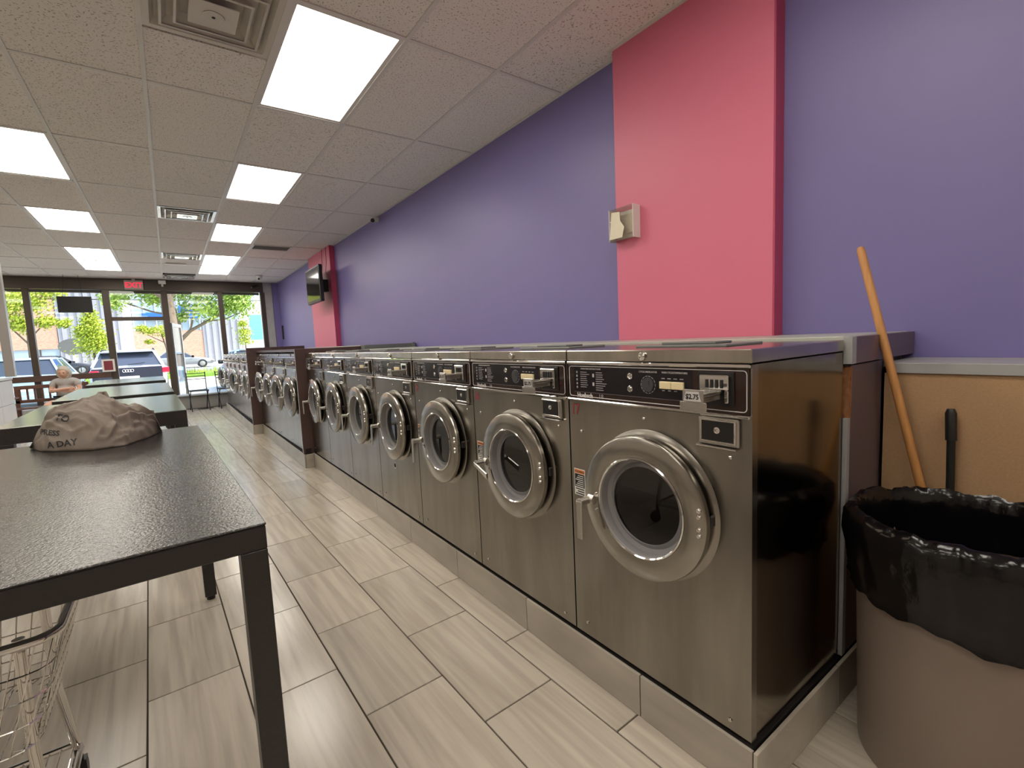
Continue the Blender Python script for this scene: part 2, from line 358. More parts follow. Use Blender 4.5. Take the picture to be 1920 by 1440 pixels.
for i in range(len(gx2)-1):
    for j in range(len(gy)-1):
        x0, x1, y0, y1 = gx2[i], gx2[i+1], gy[j], gy[j+1]
        if any(near(x0, a) and near(y0, b) for (a, b) in light_cells): continue
        e = .012; ym = (y0+y1)/2
        v = [k for k in vents if near(x0, k[0]) and near(y0, k[1])]
        tlt = random.uniform(-.002, .002)
        if v:
            ctile(x0+e, x1-e, *( (ym+e, y1-e) if v[0][2] == 0 else (y0+e, ym-e) ))
            continue
        if near(x0, gx[9]-.0) and near(y0, 8.7034): ctile(x0+e, x1-e, 9.10+e, y1-e); continue
        ctile(x0+e, x1-e, y0+e, y1-e, tlt)
def lname(side, n):
    d = {'R': ['largest ceiling light panel, beside the big air diffuser', 'second ceiling light panel in the row nearer the purple wall', 'third ceiling light panel nearer the purple wall, beside the slot grille', 'ceiling light panel nearer the purple wall, front one of the touching far pair', 'ceiling light panel nearer the purple wall, closest to the window'],
         'L': ['ceiling light panel whose corner just shows at the left edge, top', 'large ceiling light panel cut by the left edge of the view', 'second visible panel of the left ceiling light row', 'left row ceiling light, front one of the touching far pair', 'left row ceiling light panel closest to the window']}
    return d[side][n] if side in d and n < 5 else {'R': 'ceiling light panel behind the viewer, nearer the purple wall', 'L': 'ceiling light panel behind the viewer, left row', 'F': 'ceiling light panel over the far left of the room'}[side]+[', by the pillar', ', beside the tables', ', above the middle', ', beyond the middle', ', towards the window', ', beside the viewer', ', behind the viewer'][n]
proto = None
for side, x0 in (('R', gx[8]), ('L', gx[5]), ('F', gx[1])):
    for n, (y0, y1) in enumerate(LR):
        if side == 'F' and n > 5: continue
        if proto is None:
            t = thing('ceiling_light', None, None)
            fr = MB()
            for a, b in (((-.292, -.599, 0), (-.268, .599, .02)), ((.268, -.599, 0), (.292, .599, .02)), ((-.268, -.599, 0), (.268, -.577, .02)), ((-.268, .577, 0), (.268, .599, .02))): fr.box(a, b)
            fr.build('frame', m_tbar, t)
            MB().box((-.268, -.577, .006), (.268, .577, .012)).build('diffuser', m_lamp, t)
            proto = t
        else: t = copy_tree(proto)
        t.location = (x0+.30465, (y0+y1)/2, H+.001)
        tag(t, lname(side, n), 'ceiling light', 'ceiling lights')
def diffuser(x0, y0, label, m_):
    t = thing('air_diffuser', label, 'air vent', (x0+.305, y0+.305, H-.001), 0, 'square ceiling air diffusers')
    fr = MB()
    def ring(a, b, z0, z1):   # sloped square ring from half-size a at z0 to b at z1
        P = [(-a,-a,z0),(a,-a,z0),(a,a,z0),(-a,a,z0),(-b,-b,z1),(b,-b,z1),(b,b,z1),(-b,b,z1)]
        fr.add(P+[(p[0], p[1], p[2]+.003) for p in P], [(i, (i+1) % 4, 4+(i+1) % 4, 4+i) for i in range(4)]+[(8+i, 12+i, 12+(i+1) % 4, 8+(i+1) % 4) for i in range(4)])
    ring(.295, .262, 0, .001); ring(.262, .225, -.001, .06); fr.build('frame', m_, t)
    for a, b, z in ((.225, .175, -.012), (.165, .12, -.018)):
        fr = MB(); ring(a, b, z, .05); ring(a, a-.012, z, z-.001); fr.build('louver', m_, t)
    MB().box((-.105, -.105, -.024), (.105, .105, -.020)).spin([(.05, -.026), (.045, -.028), (.012, -.028)], (0,0,0), 'Z', 24).build('centre_plate', m_, t, bevel=.002)
    MB().cyl((0,0,-.030), (0,0,-.026), .008, 12).build('screw', m_black, t)
    MB().box((-.27, -.27, .055), (.27, .27, .058)).build('duct', m_black, t)
m_vent = mat('vent paint', (.55, .52, .47), .4); m_ventc = mat('bright vent metal', (.66, .66, .64), .25, .8)
diffuser(.034, 2.5898, 'largest square air diffuser, above the first big light panel', m_vent)
diffuser(.034, 6.869, 'shiny square air diffuser in the middle of the ceiling', m_ventc)
diffuser(.034, 9.9261, 'square air diffuser beside the far pair of lights', m_ventc)
diffuser(.034, 12.62, 'square air diffuser closest to the window', m_ventc)
t = thing('slot_grille', 'long dark return air slot in the ceiling near the purple wall', 'air vent', (1.557, 8.91, H-.002))
MB().box((-.295, -.19, -.006), (.295, -.165, .02)).box((-.295, .165, -.006), (.295, .19, .02)).box((-.295, -.165, -.006), (-.27, .165, .02)).box((.27, -.165, -.006), (.295, .165, .02)).build('frame', m_tbar, t)
MB().box((-.27, -.165, .018), (.27, .165, .022)).build('duct', m_black, t)
for k in range(7): MB().obox((-.27, -.14+k*.045, .006), (.27, -.14+k*.045, .006), .022, .002, (0,.5,.8)).build('slat', m_gpan, t)
tag(MB().box((.10, 11.0, H-.03), (.42, 11.06, H-.002)).build('ceiling_strip', m_white, None, bevel=.004), 'small white strip fitting on the ceiling by the far diffuser', 'fitting')

# ------------------------------------------------------------------ plinths under the washers
def plinth(name, x0, x1, y0, y1, first):
    p = struct(BX(name, (x0+.012, y0+.012, 0), (x1, y1, .140), m_skirt))
    y = first
    ys = [y0]
    while y < y1-.05:
        if y > y0+.03: ys.append(y)
        y += .625
    ys.append(y1)
    for a, b in zip(ys[:-1], ys[1:]):
        MB().box((x0, a+.002, .001), (x0+.011, b-.002, .150)).build('tile', m_plin, p, bevel=.001)
    return p
BK = [1.185, 1.095, .935]
pA = plinth('trim_1', 1.178, 1.80, .597, 5.44, .978)
MB().box((1.179, .585, .001), (1.72, .596, .150)).build('tile', m_plin, pA, bevel=.001)
MB().box((1.724, .585, .001), (2.10, .596, .150)).build('tile', m_plin, pA, bevel=.001)
MB().box((1.79, .610, .0), (2.10, .63, .150)).build('core', m_skirt, pA)
pB = plinth('trim_2', 1.080, 1.17, 5.40, 8.20, 5.9)
MB().box((1.092, 5.388, .001), (1.176, 5.399, .150)).build('tile', m_plin, pB, bevel=.001)
pC = plinth('trim_3', .945, 1.08, 8.205, 12.45, 8.6)
MB().box((.957, 8.193, .001), (1.078, 8.204, .150)).build('tile', m_plin, pC, bevel=.001)
struct(BX('trim_4', (1.12, 5.45, 0), (1.80, 12.45, .139), m_skirt))

# ------------------------------------------------------------------ washing machine
ZB = .165
def screw(t, y, z, r=.0055):
    MB().spin([(r, 0), (r, -.002), (r*.6, -.004), (.0001, -.0042)], (-.001, y, z), 'X', 10).build('screw', m_chrome, t, smooth=40)
def make_washer(style='A'):
    t = thing('washing_machine', None, None)
    W, HT, D = .682, 1.040, .58; cy, cz, hr = .325, .592, .172
    # body with a round opening
    mb = MB(); seg = 64; inner = []; outer = []
    for k in range(seg):
        a = 2*PI*k/seg; dy, dz = math.cos(a), math.sin(a)
        s1 = min(((W-cy) if dy > 0 else cy)/max(abs(dy), 1e-6), ((HT-cz) if dz > 0 else cz)/max(abs(dz), 1e-6))
        inner.append((0, cy+hr*dy, cz+hr*dz)); outer.append((0, cy+s1*dy, cz+s1*dz))
    corners = [(0,W,HT),(0,0,HT),(0,0,0),(0,W,0)]
    for c in corners:
        k = min(range(seg), key=lambda i: (outer[i][1]-c[1])**2+(outer[i][2]-c[2])**2); outer[k] = c
    mb.add(inner+outer, [(k, (k+1) % seg, seg+(k+1) % seg, seg+k) for k in range(seg)], 0)
    # sides: front edge fold, recess strip, side sheet
    mb.add([(0,0,0),(.028,0,0),(.028,0,HT),(0,0,HT)], [(0,1,2,3)], 0)
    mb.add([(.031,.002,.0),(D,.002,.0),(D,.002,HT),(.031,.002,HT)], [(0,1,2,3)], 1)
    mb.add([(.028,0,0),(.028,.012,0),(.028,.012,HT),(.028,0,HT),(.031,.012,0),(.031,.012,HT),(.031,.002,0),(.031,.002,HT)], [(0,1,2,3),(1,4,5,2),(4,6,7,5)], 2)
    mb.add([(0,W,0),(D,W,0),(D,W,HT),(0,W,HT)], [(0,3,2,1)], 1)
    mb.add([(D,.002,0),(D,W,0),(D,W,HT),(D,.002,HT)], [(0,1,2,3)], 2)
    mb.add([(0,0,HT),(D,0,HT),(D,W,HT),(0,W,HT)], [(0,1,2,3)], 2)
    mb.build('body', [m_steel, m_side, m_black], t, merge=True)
    MB().box((.02, .012, -.014), (.56, W-.01, 0)).build('base', m_black, t)
    # raised flange round the opening
    MB().spin([(.173, -.001), (.176, -.012), (.212, -.010), (.234, -.002), (.238, .0)], (0, cy, cz), 'X', 64).build('door_flange', m_steel, t, smooth=40)
    MB().spin([(.165, -.012), (.165, .10), (.21, .12), (.21, .40), (.0001, .40)], (0, cy, cz), 'X', 48).build('drum', m_drum, t, smooth=40)
    for k in range(3):
        a = k*2.09+.5; MB().obox((.14, cy+.185*math.cos(a), cz+.185*math.sin(a)), (.39, cy+.185*math.cos(a), cz+.185*math.sin(a)), .03, .05, (0, math.cos(a), math.sin(a))).build('baffle', m_drum, t, bevel=.006)
    # lid
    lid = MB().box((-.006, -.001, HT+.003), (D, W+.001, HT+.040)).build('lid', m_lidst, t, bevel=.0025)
    MB().spin([(.013, 0), (.013, -.006), (.010, -.009), (.006, -.009), (.005, -.005), (.0001, -.005)], (-.007, .338, 1.0605), 'X', 20).build('lock', m_chrome, lid, smooth=40)
    MB().box((.16, .16, HT+.040), (.38, .50, HT+.048)).box((.20, .22, HT+.048), (.30, .42, HT+.056)).build('dispenser_flap', m_gpan, lid, bevel=.002)
    # control panel
    pn = MB().box((-.004, .006, .907), (.0, W-.006, HT-.008)).build('control_panel', m_pan, t, bevel=.001)
    MB().box((-.010, .002, HT-.009), (.0, W-.002, HT+.001)).build('trim_strip', m_chrome, pn, bevel=.002)
    MB().box((-.013, .002, .899), (.0, W-.002, .908)).build('trim_strip', m_chrome, pn, bevel=.003)
    MB().box((-.0048, .168, .932), (-.0038, .648, .989+.035)).build('inset', m_blk, pn)
    pl = []
    for (a0, yc, zc) in ((0, W-.020, HT-.026), (PI/2, .022, HT-.026), (PI, .022, .926), (3*PI/2, W-.020, .926)):
        for q in range(5):
            a = a0+q*PI/8; pl.append((-.0045, yc+.010*math.cos(a), zc+.010*math.sin(a)))
    MB().tube(pl, .0013, 6, closed=True).build('outline', m_ink, pn)
    pr = MB()   # flat printing
    for a, b, e, h in ((.16, .648, 1.0240, 1.0246), (.16, .648, .9318, .9324)): pr.box((-.0052, a, e), (-.0044, b, h), 1)
    text_into(pr, 'Huebsch', .023, face_mx((-.0046, .634, .913)), 0, bold=.0008, sx=.95)
    text_into(pr, '18', .023, face_mx((-.0046, .530, .913)), 1)
    text_into(pr, 'OPERATING INSTRUCTIONS', .0075, face_mx((-.0052, .565, 1.0130)), 0, align='CENTER')
    text_into(pr, 'CYCLE INDICATOR', .0078, face_mx((-.0052, .320, 1.0100)), 0, align='CENTER')
    text_into(pr, 'WASH CYCLES/TEMPERATURES', .0078, face_mx((-.0052, .226, 1.0100)), 0, align='CENTER', sx=.8)
    for y0, z0, n in ((.627, 1.0020, 8), (.540, 1.0020, 9)):
        for k in range(n):
            L = .052*(.55+.45*random.random()); pr.box((-.0052, y0-L-(.012 if y0 > .6 else 0), z0-k*.0075), (-.0046, y0-(.012 if y0 > .6 else 0), z0-k*.0075+.0028), k % 3 == 0 and 0 or 1)
    for k in range(5): pr.box((-.0052, .629, .945+k*.0135), (-.0046, .636, .953+k*.0135), 1)
    for zz in (.995, .965): pr.box((-.0052, .548, zz-.008), (-.0046, .556, zz+.004), 0)
    for k in range(4):
        pr.box((-.0052, .196+k*.021, .993), (-.0046, .208+k*.021, .996), 1)
        if k: pr.box((-.0052, .196+k*.021, .957), (-.0046, .206+k*.021, .960), 1)
    for k in range(14):
        a = 2*PI*k/14; c = Vector((-.0050, .320+.0265*math.cos(a), .973+.0265*math.sin(a)))
        tv = Vector((0, -math.sin(a), math.cos(a)))*.0042; pr.obox(c-tv, c+tv, .0006, .0022, (0, math.cos(a), math.sin(a)), 1)
    pr.build('print', [m_ink, m_inkd], pn)
    MB().spin([(.0225, -.004), (.0215, -.010), (.0001, -.010)], (0, .320, .973), 'X', 32).box((-.0112, .3125, .972), (-.0100, .3145, .988)).build('dial', mat('dial plastic', (.055, .055, .062), .3), pn, smooth=40)
    for z_ in (.997, .956):
        MB().spin([(.0105, -.004), (.0105, -.007), (.0085, -.009), (.0065, -.0085), (.006, -.0055 if z_ > .98 else -.0105), (.0001, -.0055 if z_ > .98 else -.0105)], (0, .390, z_), 'X', 24).build('indicator' if z_ > .98 else 'button', m_chrome, pn, smooth=40)
    for k in range(2): MB().box((-.012, .193+k*.0415, .964), (-.004, .233+k*.0415, .986)).build('button', m_cream, pn, bevel=.0015)
    # coin slide
    cs = MB().box((-.009, .044, .928), (-.004, .148, 1.020)).build('coin_slide', m_dark, t, bevel=.002)
    MB().box((-.020, .054, .972), (-.008, .138, 1.012)).box((-.020, .054, .938), (-.008, .066, .972)).box((-.020, .126, .938), (-.008, .138, .972)).build('slide_housing', m_chrome, cs, bevel=.0025)
    for k in range(4): MB().box((-.0225, .068+k*.014, .978), (-.0195, .075+k*.014, 1.000)).build('slot', m_black, cs)
    MB().box((-.105, .072, .962), (-.010, .124, .972)).box((-.100, .074, .948), (-.020, .080, .962)).box((-.100, .116, .948), (-.020, .122, .962)).build('tongue', m_dull, cs, bevel=.002)
    pp = MB().box((-.112, .060, .926), (-.106, .136, .950)).box((-.112, .068, .950), (-.106, .128, .982)).build('price_plate', m_dull, cs, bevel=.002)
    lb = MB(); lb.add([(-.1125,.123,.952),(-.1125,.073,.952),(-.1125,.080,.977),(-.1125,.116,.977)], [(0,1,2,3)], 0)
    text_into(lb, '$2.75', .0185, face_mx((-.1132, .098, .9575)), 1, align='CENTER', sx=.92, bold=.0003)
    lb.build('price_label', [m_ink, m_black], cs)
    # coin box door
    sp = MB().box((-.012, .030, .820), (-.0, .146, .896)).build('coin_box', m_dull, t, bevel=.003)
    MB().box((-.0135, .042, .832), (-.0105, .134, .886)).build('coin_box_door', m_dark, sp)
    for a, b in (((-.016, .040, .886), (-.010, .136, .891)), ((-.016, .040, .827), (-.010, .136, .832)), ((-.016, .036, .827), (-.010, .042, .891)), ((-.016, .134, .827), (-.010, .140, .891)), ((-.020, .034, .812), (-.002, .150, .818))):
        MB().box(a, b).build('bezel', m_chrome, sp, bevel=.0015)
    MB().spin([(.009, -.0135), (.009, -.017), (.005, -.018), (.0045, -.014), (.0001, -.014)], (0, .088, .862), 'X', 16).build('key_lock', m_chrome, sp, smooth=40)
    for y_, z_ in ((.622, .787), (.341, .864), (.058, .790), (.06, .03), (.622, .05)): screw(t, y_, z_)
    # warning label
    wl = MB().box((-.0012, .612, .541), (-.0002, .668, .641), 0).box((-.0016, .615, .624), (-.0010, .665, .639), 1).box((-.0016, .615, .572), (-.0010, .665, .622), 2)
    for k in range(6): wl.box((-.0019, .619, .576+k*.0075), (-.0014, .661-.006*(k % 3), .579+k*.0075), 0)
    for k in range(3): wl.box((-.0016, .618, .545+k*.009), (-.0010, .662-.01*(k % 2), .549+k*.009), 2)
    text_into(wl, 'WARNING', .0105, face_mx((-.0017, .640, .6275)), 2, align='CENTER')
    wl.build('warning_label', [m_white, m_orange, m_black], t)
    # door, origin on its hinge line
    hy = .075
    R = .226
    dr = MB().spin([(.157, -.050), (.160, -.053), (R-.007, -.0515), (R-.002, -.048), (R, -.042), (R, -.032), (R-.006, -.026), (.18, -.022), (.157, -.030)], (0, cy-hy, cz), 'X', 72, closed=True).build('door', m_door, t, smooth=35, loc=(0, hy, 0))
    MB().spin([(.157, -.053), (.150, -.049), (.151, -.018), (.138, -.012), (.124, -.020), (.122, -.010), (.150, .002), (.157, -.01)], (0, cy-hy, cz), 'X', 64, closed=True).build('gasket', m_gask, dr, smooth=35)
    MB().spin([(.159, -.0545), (.1555, -.0575), (.152, -.0545), (.1555, -.051)], (0, cy-hy, cz), 'X', 64, closed=True).build('bead', m_chrome, dr, smooth=60)
    MB().spin([(.128, -.016), (.124, .0), (.112, .05), (.085, .082), (.05, .095), (.0001, .10)], (0, cy-hy, cz), 'X', 48).build('glass', m_wglass, dr, smooth=40)
    for z_ in (.639, .621, .585, .567): MB().spin([(.0072, -.052), (.0072, -.055), (.005, -.059), (.0001, -.060)], (0, .120-hy, z_), 'X', 14).build('bolt', m_chrome, dr, smooth=40)
    MB().box((-.022, .100-hy, .585), (.0, .109-hy, .620)).build('hinge', m_dark, dr, bevel=.004)
    return t
def handle(t, up=False):
    dr = [c for c in t.children if c.name.startswith('door') and not c.name.startswith('door_f')][0]
    y = .527-.075
    h = MB().cyl((-.045, y-.02, .573), (-.045, y+.005, .573), .018, 16).cyl((-.040, y, .572), (-.100, y, .572), .0125, 18).spin([(.015, -.098), (.015, -.104), (.009, -.107), (.0001, -.107)], (0, y, .572), 'X', 18)
    h.build('handle_hub', m_dull, dr, smooth=40)
    if up: MB().add([(-.098, y+.01, .580), (-.108, y+.01, .580), (-.108, y-.095, .545), (-.098, y-.095, .545), (-.098, y+.01, .562), (-.108, y+.01, .562), (-.108, y-.095, .518), (-.098, y-.095, .518)], [(0,1,2,3),(4,7,6,5),(0,4,5,1),(1,5,6,2),(2,6,7,3),(3,7,4,0)]).build('handle_lever', m_chrome, dr, bevel=.002)
    else: MB().box((-.108, y-.012, .445), (-.100, y+.012, .580)).build('handle_lever', m_dull, dr, bevel=.003)
    for z_ in (.600, .545): MB().spin([(.004, -.050), (.004, -.056), (.0001, -.057)], (0, y-.03, z_), 'X', 10).build('screw', m_chrome, dr)
proto_w = make_washer()
def place_washer(x, y, label, group, ang=0., up=False, rz=.0095, number=None, sticker=False, price=True):
    global used
    t = proto_w if not used else copy_tree(proto_clean); used = True
    t.location = (x, y, ZB); t.rotation_euler = (0, 0, rz)
    tag(t, label, 'washing machine', group)
    for c in t.children:
        if c.name.split('.')[0] == 'door': c.rotation_euler = (0, 0, ang)
    handle(t, up)
    if number:
        mb = MB(); text_into(mb, number, .058, face_mx((-.0005, .672, .846)), 0, align='LEFT', sx=.75); mb.build('number', m_red, t)
    if sticker:
        mb = MB().box((-.0010, .560, .600), (-.0002, .598, .632), 0)
        for k in range(3): mb.box((-.0014, .565, .606+k*.008), (-.0008, .593, .609+k*.008), 1)
        mb.build('notice_sticker', [m_white, m_orange], t)
    return t
used = True
proto_clean = proto_w
A = [('closest stainless steel washing machine, with the red number 17 and a $2.75 price plate', 0, False, '17', False),
     ('stainless steel washing machine, second from the bin, red number 16, latch lever lifted sideways', 0, True, '16', True),
     ('stainless steel washing machine, third from the bin, red number 15', 0, False, '15', True),
     ('stainless steel washing machine, fourth from the bin, round badge low on its front', 0, False, None, True),
     ('stainless steel washing machine, fifth from the bin, in the closest bank', 0, False, None, True),
     ('stainless steel washing machine, sixth from the bin, in the closest bank', 0, False, None, True),
     ('last stainless steel washing machine of the closest bank, beside the brown partition', 0, False, None, True)]
for i, (lab, a_, up, num, st) in enumerate(A):
    t = place_washer(1.190, .607+.6885*i, lab, 'washing machines of the closest bank', math.radians(2.0 if i == 0 else 0), up, rz=0, number=num, sticker=st)
    if i == 3:
        mb = MB().spin([(.022, 0), (.022, -.0012), (.0001, -.0012)], (-.0002, .40, .30), 'X', 24)
        mb.spin([(.016, -.0012), (.016, -.0016), (.012, -.0016), (.012, -.0012)], (-.0003, .40, .30), 'X', 20, 1).build('badge', [m_ink, m_dark], t)
for i, (lab, a_) in enumerate([('first washing machine past the closest brown partition', 4), ('second washing machine of the middle bank, door slightly ajar', 6), ('third washing machine of the middle bank', 4), ('last washing machine of the middle bank, against the far brown partition', 5)]):
    place_washer(1.118-.006*i, 5.462+.6855*i, lab, 'washing machines of the middle bank', math.radians(a_), rz=.0117)
for i, (lab, a_) in enumerate([('first washing machine past the far brown partition', 3), ('second washing machine of the far bank', 2), ('third washing machine of the far bank, door ajar', 12), ('fourth washing machine of the far bank', 4), ('fifth washing machine of the far bank', 4), ('washing machine closest to the window', 14)]):
    place_washer(1.000-.003*i, 8.245+.69*i, lab, 'washing machines of the far bank', math.radians(a_), rz=.0043)
def kill(o):
    for c in list(o.children): kill(c)
    bpy.data.objects.remove(o)
kill(proto_w)

# ------------------------------------------------------------------ partitions and service chase
def partition(name, x0, x1, y0, y1, z1, label):
    t = thing(name, label, 'partition')
    MB().box((x0, y0, .150), (x1, y1, z1)).build('side_panel', m_brown, t, bevel=.001)
    MB().box((x0-.002, y0-.001, .152), (x0-.0002, y1+.001, z1-.002)).build('edge_band', m_grey, t)
    return t
t = partition('partition_panel', 1.082, 1.79, 5.430, 5.455, 1.292, 'brown laminate partition between closest and middle washer banks')
MB().box((1.082, 5.456, 1.262), (1.79, 8.205, 1.292)).build('top_shelf', m_brown, t, bevel=.001)
MB().box((1.10, 5.424, .155), (1.16, 5.429, .205)).build('kick_block', m_black, t)
t = partition('partition_panel', .952, 1.79, 8.210, 8.235, 1.340, 'brown laminate partition between middle and far washer banks')
MB().box((1.30, 8.236, 1.292), (1.79, 12.40, 1.322)).build('top_shelf', m_brown, t, bevel=.001)
ch = thing('service_chase', 'long laminate service box behind the closest washers, topped pale grey', 'chase')
MB().box((1.80, .625, .16), (XW-.002, 1.085, 1.222)).box((1.80, 1.085, .16), (2.338, 2.055, 1.222)).box((1.80, 2.055, .16), (XW-.002, 5.30, 1.222)).build('core', m_gpan, ch)
for a, b in ((.612, 1.0855), (2.056, 3.40), (3.403, 5.30)): MB().box((1.782, a, 1.224), (XW-.003, b, 1.256)).build('top_board', m_sage, ch, bevel=.002)
MB().box((1.782, 1.087, 1.224), (2.337, 2.054, 1.256)).build('top_board', m_sage, ch, bevel=.002)
MB().box((1.812, .600, .152), (2.105, .624, 1.160)).build('end_panel', m_plum, ch, bevel=.001)
MB().box((1.784, .598, .152), (1.811, .612, .985)).build('edge_strip', m_grey, ch, bevel=.001)
MB().box((1.806, .596, .985), (1.8115, .5995, 1.155)).box((1.798, .600, .985), (1.8115, .620, 1.155)).build('torn_edge', m_chip, ch)
MB().box((1.812, .586, 1.166), (XW-.003, .611, 1.254)).build('cap_board', m_plum, ch, bevel=.001)
MB().box((1.776, .585, 1.166), (1.8115, .611, 1.254)).build('cap_end', m_grey, ch, bevel=.001)
c2 = thing('service_chase', 'raised grey service box behind the middle and far washers', 'chase')
MB().box((1.80, 5.465, .16), (2.335, 12.40, 1.285)).build('core', m_gpan, c2)
MB().box((1.795, 5.31, 1.225), (XW-.003, 5.425, 1.302)).build('end_panel', m_gpan, c2, bevel=.002)
MB().box((1.795, 5.462, 1.286), (2.336, 8.06, 1.302)).build('top_board', m_sage, c2, bevel=.002)
MB().box((2.37, 5.285, 1.257), (2.40, 5.305, 1.31)).build('bracket', m_gpan, c2)
wn = thing('wainscot', 'tan fibreboard lining with grey top edge along the purple wall', 'wall panel')
MB().box((2.108, -2.9, .0), (2.126, .592, 1.112)).build('board', m_mdf, wn)
MB().box((2.100, -2.9, 1.113), (2.112, .585, 1.148)).build('front_edge', m_grey, wn, bevel=.001)
MB().box((2.113, -2.9, 1.134), (XW-.003, .597, 1.150)).build('ledge', m_grey, wn, bevel=.001)

# ------------------------------------------------------------------ waste bin with liner
BXc, BYc = 1.752, .292
b = thing('waste_bin', 'big round grey-brown waste bin beside the end washer', 'waste bin', (BXc, BYc, 0))
MB().spin([(.214, .012), (.233, .0), (.236, .02), (.250, .60), (.252, .66), (.260, .662), (.264, .690), (.258, .712), (.250, .712), (.246, .66), (.225, .04), (.0001, .04)], (0,0,0), 'Z', 64).build('bin_body', m_bin, b, smooth=40)
ln = MB(); seg = 144
prof = [(.145, .18, .0), (.195, .40, .02), (.228, .60, .012), (.236, .69, .006), (.240, .735, .006), (.252, .750, .006), (.266, .746, .007), (.278, .728, .008), (.283, .69, .010), (.282, .655, .010), (.277, .62, .008), (.271, .59, .006), (.267, .565, .004), (.272, .555, .005)]
vs = []
for q, (r, z, am) in enumerate(prof):
    for k in range(seg):
        a = 2*PI*k/seg
        n1 = noise.noise(Vector((math.cos(a)*5, math.sin(a)*5, z*9)))
        n2 = (1-abs(noise.noise(Vector((math.cos(a)*7+4, math.sin(a)*7, z*22+q*.3))))*2)**3*1.6
        n3 = noise.noise(Vector((math.cos(a)*26, math.sin(a)*26, z*40)))
        rad = r+am*(n1*1.1+n2*.55+n3*.5)
        zz = z+(.014*n1+.006*n3 if 3 < q < 8 else 0)
        if q >= 10:    # hem drops on the room side
            drop = .5-.5*math.cos(a-math.radians(55)); zz -= (q-9)*.012*(drop+.8*n1+.1)
        vs.append((rad*math.cos(a), rad*math.sin(a), zz))
n = len(prof)
ln.add(vs, [(i*seg+k, i*seg+(k+1) % seg, (i+1)*seg+(k+1) % seg, (i+1)*seg+k) for i in range(n-1) for k in range(seg)]+[tuple(range(seg))[::-1]])
ln.build('bin_liner', m_bag, None, smooth=60, loc=(BXc, BYc, 0))
tag(bpy.data.objects['bin_liner'], 'shiny black plastic liner folded over the waste bin rim', 'bin liner')
tag(MB().tube([(2.048, .286, .0), (2.044, .4640, .730), (2.030, .650, 1.555), (2.030, .653, 1.566)], [.0135, .0135, .0130, .009], 16).build('broom_stick', m_wood, None, smooth=50), 'worn wooden broom handle leaning behind the bin', 'broom handle')
hd = thing('mop_handle', 'short black mop handle standing behind the bin', 'mop handle')
MB().cyl((2.070, .380, .0), (2.078, .398, .90), .0115, 16).build('shaft', m_black, hd, smooth=50)
MB().tube([(2.0778, .3978, .895), (2.0795, .4015, .985), (2.0798, .402, 1.000)], [.0155, .0155, .010], 16).build('grip', m_dark, hd, smooth=50)

# ------------------------------------------------------------------ folding tables
def table(y0, y1, ap, lw, label, top_m):
    def P(X, Y): return (X*c_-Y*s_, X*s_+Y*c_)
    Lx, x1 = .90, .168
    o = P(x1-Lx/2, (y0+y1)/2); t = thing('folding_table', label, 'table', (o[0], o[1], 0), TH, 'black folding tables down the room')
    a, b_ = Lx/2, (y1-y0)/2; Z = .925
    MB().box((-a, -b_, Z-.006), (a, b_, Z)).build('table_top', top_m, t, bevel=.002)
    k = .0015
    for p, q in (((-a+k, -b_+k, Z-ap), (a-k, -b_+lw-k, Z-.0062)), ((-a+k, b_-lw+k, Z-ap), (a-k, b_-k, Z-.0062)), ((-a+k, -b_+lw, Z-ap), (-a+lw-k, b_-lw, Z-.0062)), ((a-lw+k, -b_+lw, Z-ap), (a-k, b_-lw, Z-.0062))):
        MB().box(p, q).build('apron', m_tab, t, bevel=.002)
    for sx in (-1, 1):
        for sy in (-1, 1):
            x_, y_ = (a-lw if sx > 0 else -a), (b_-lw if sy > 0 else -b_)
            MB().box((x_+k, y_+k, .022), (x_+lw-k, y_+lw-k, Z-ap-.0003)).build('leg', m_tab, t, bevel=.002)
            MB().cyl((x_+lw/2, y_+lw/2, 0), (x_+lw/2, y_+lw/2, .022), lw*.36, 12).build('foot', m_dark, t)
    return t
table(1.125, 2.93, .058, .055, 'black textured metal table closest to the viewer, with the bag on it', m_tabt)
table(3.84, 5.42, .095, .075, 'second black table, deep-aproned, just behind the bag', m_tab_sheen)
table(5.86, 7.85, .045, .05, 'third black table with a grey-green sheen', m_tab_sheen)
table(8.72, 10.35, .040, .05, 'farthest black table, closest to the window', m_tab_sheen)

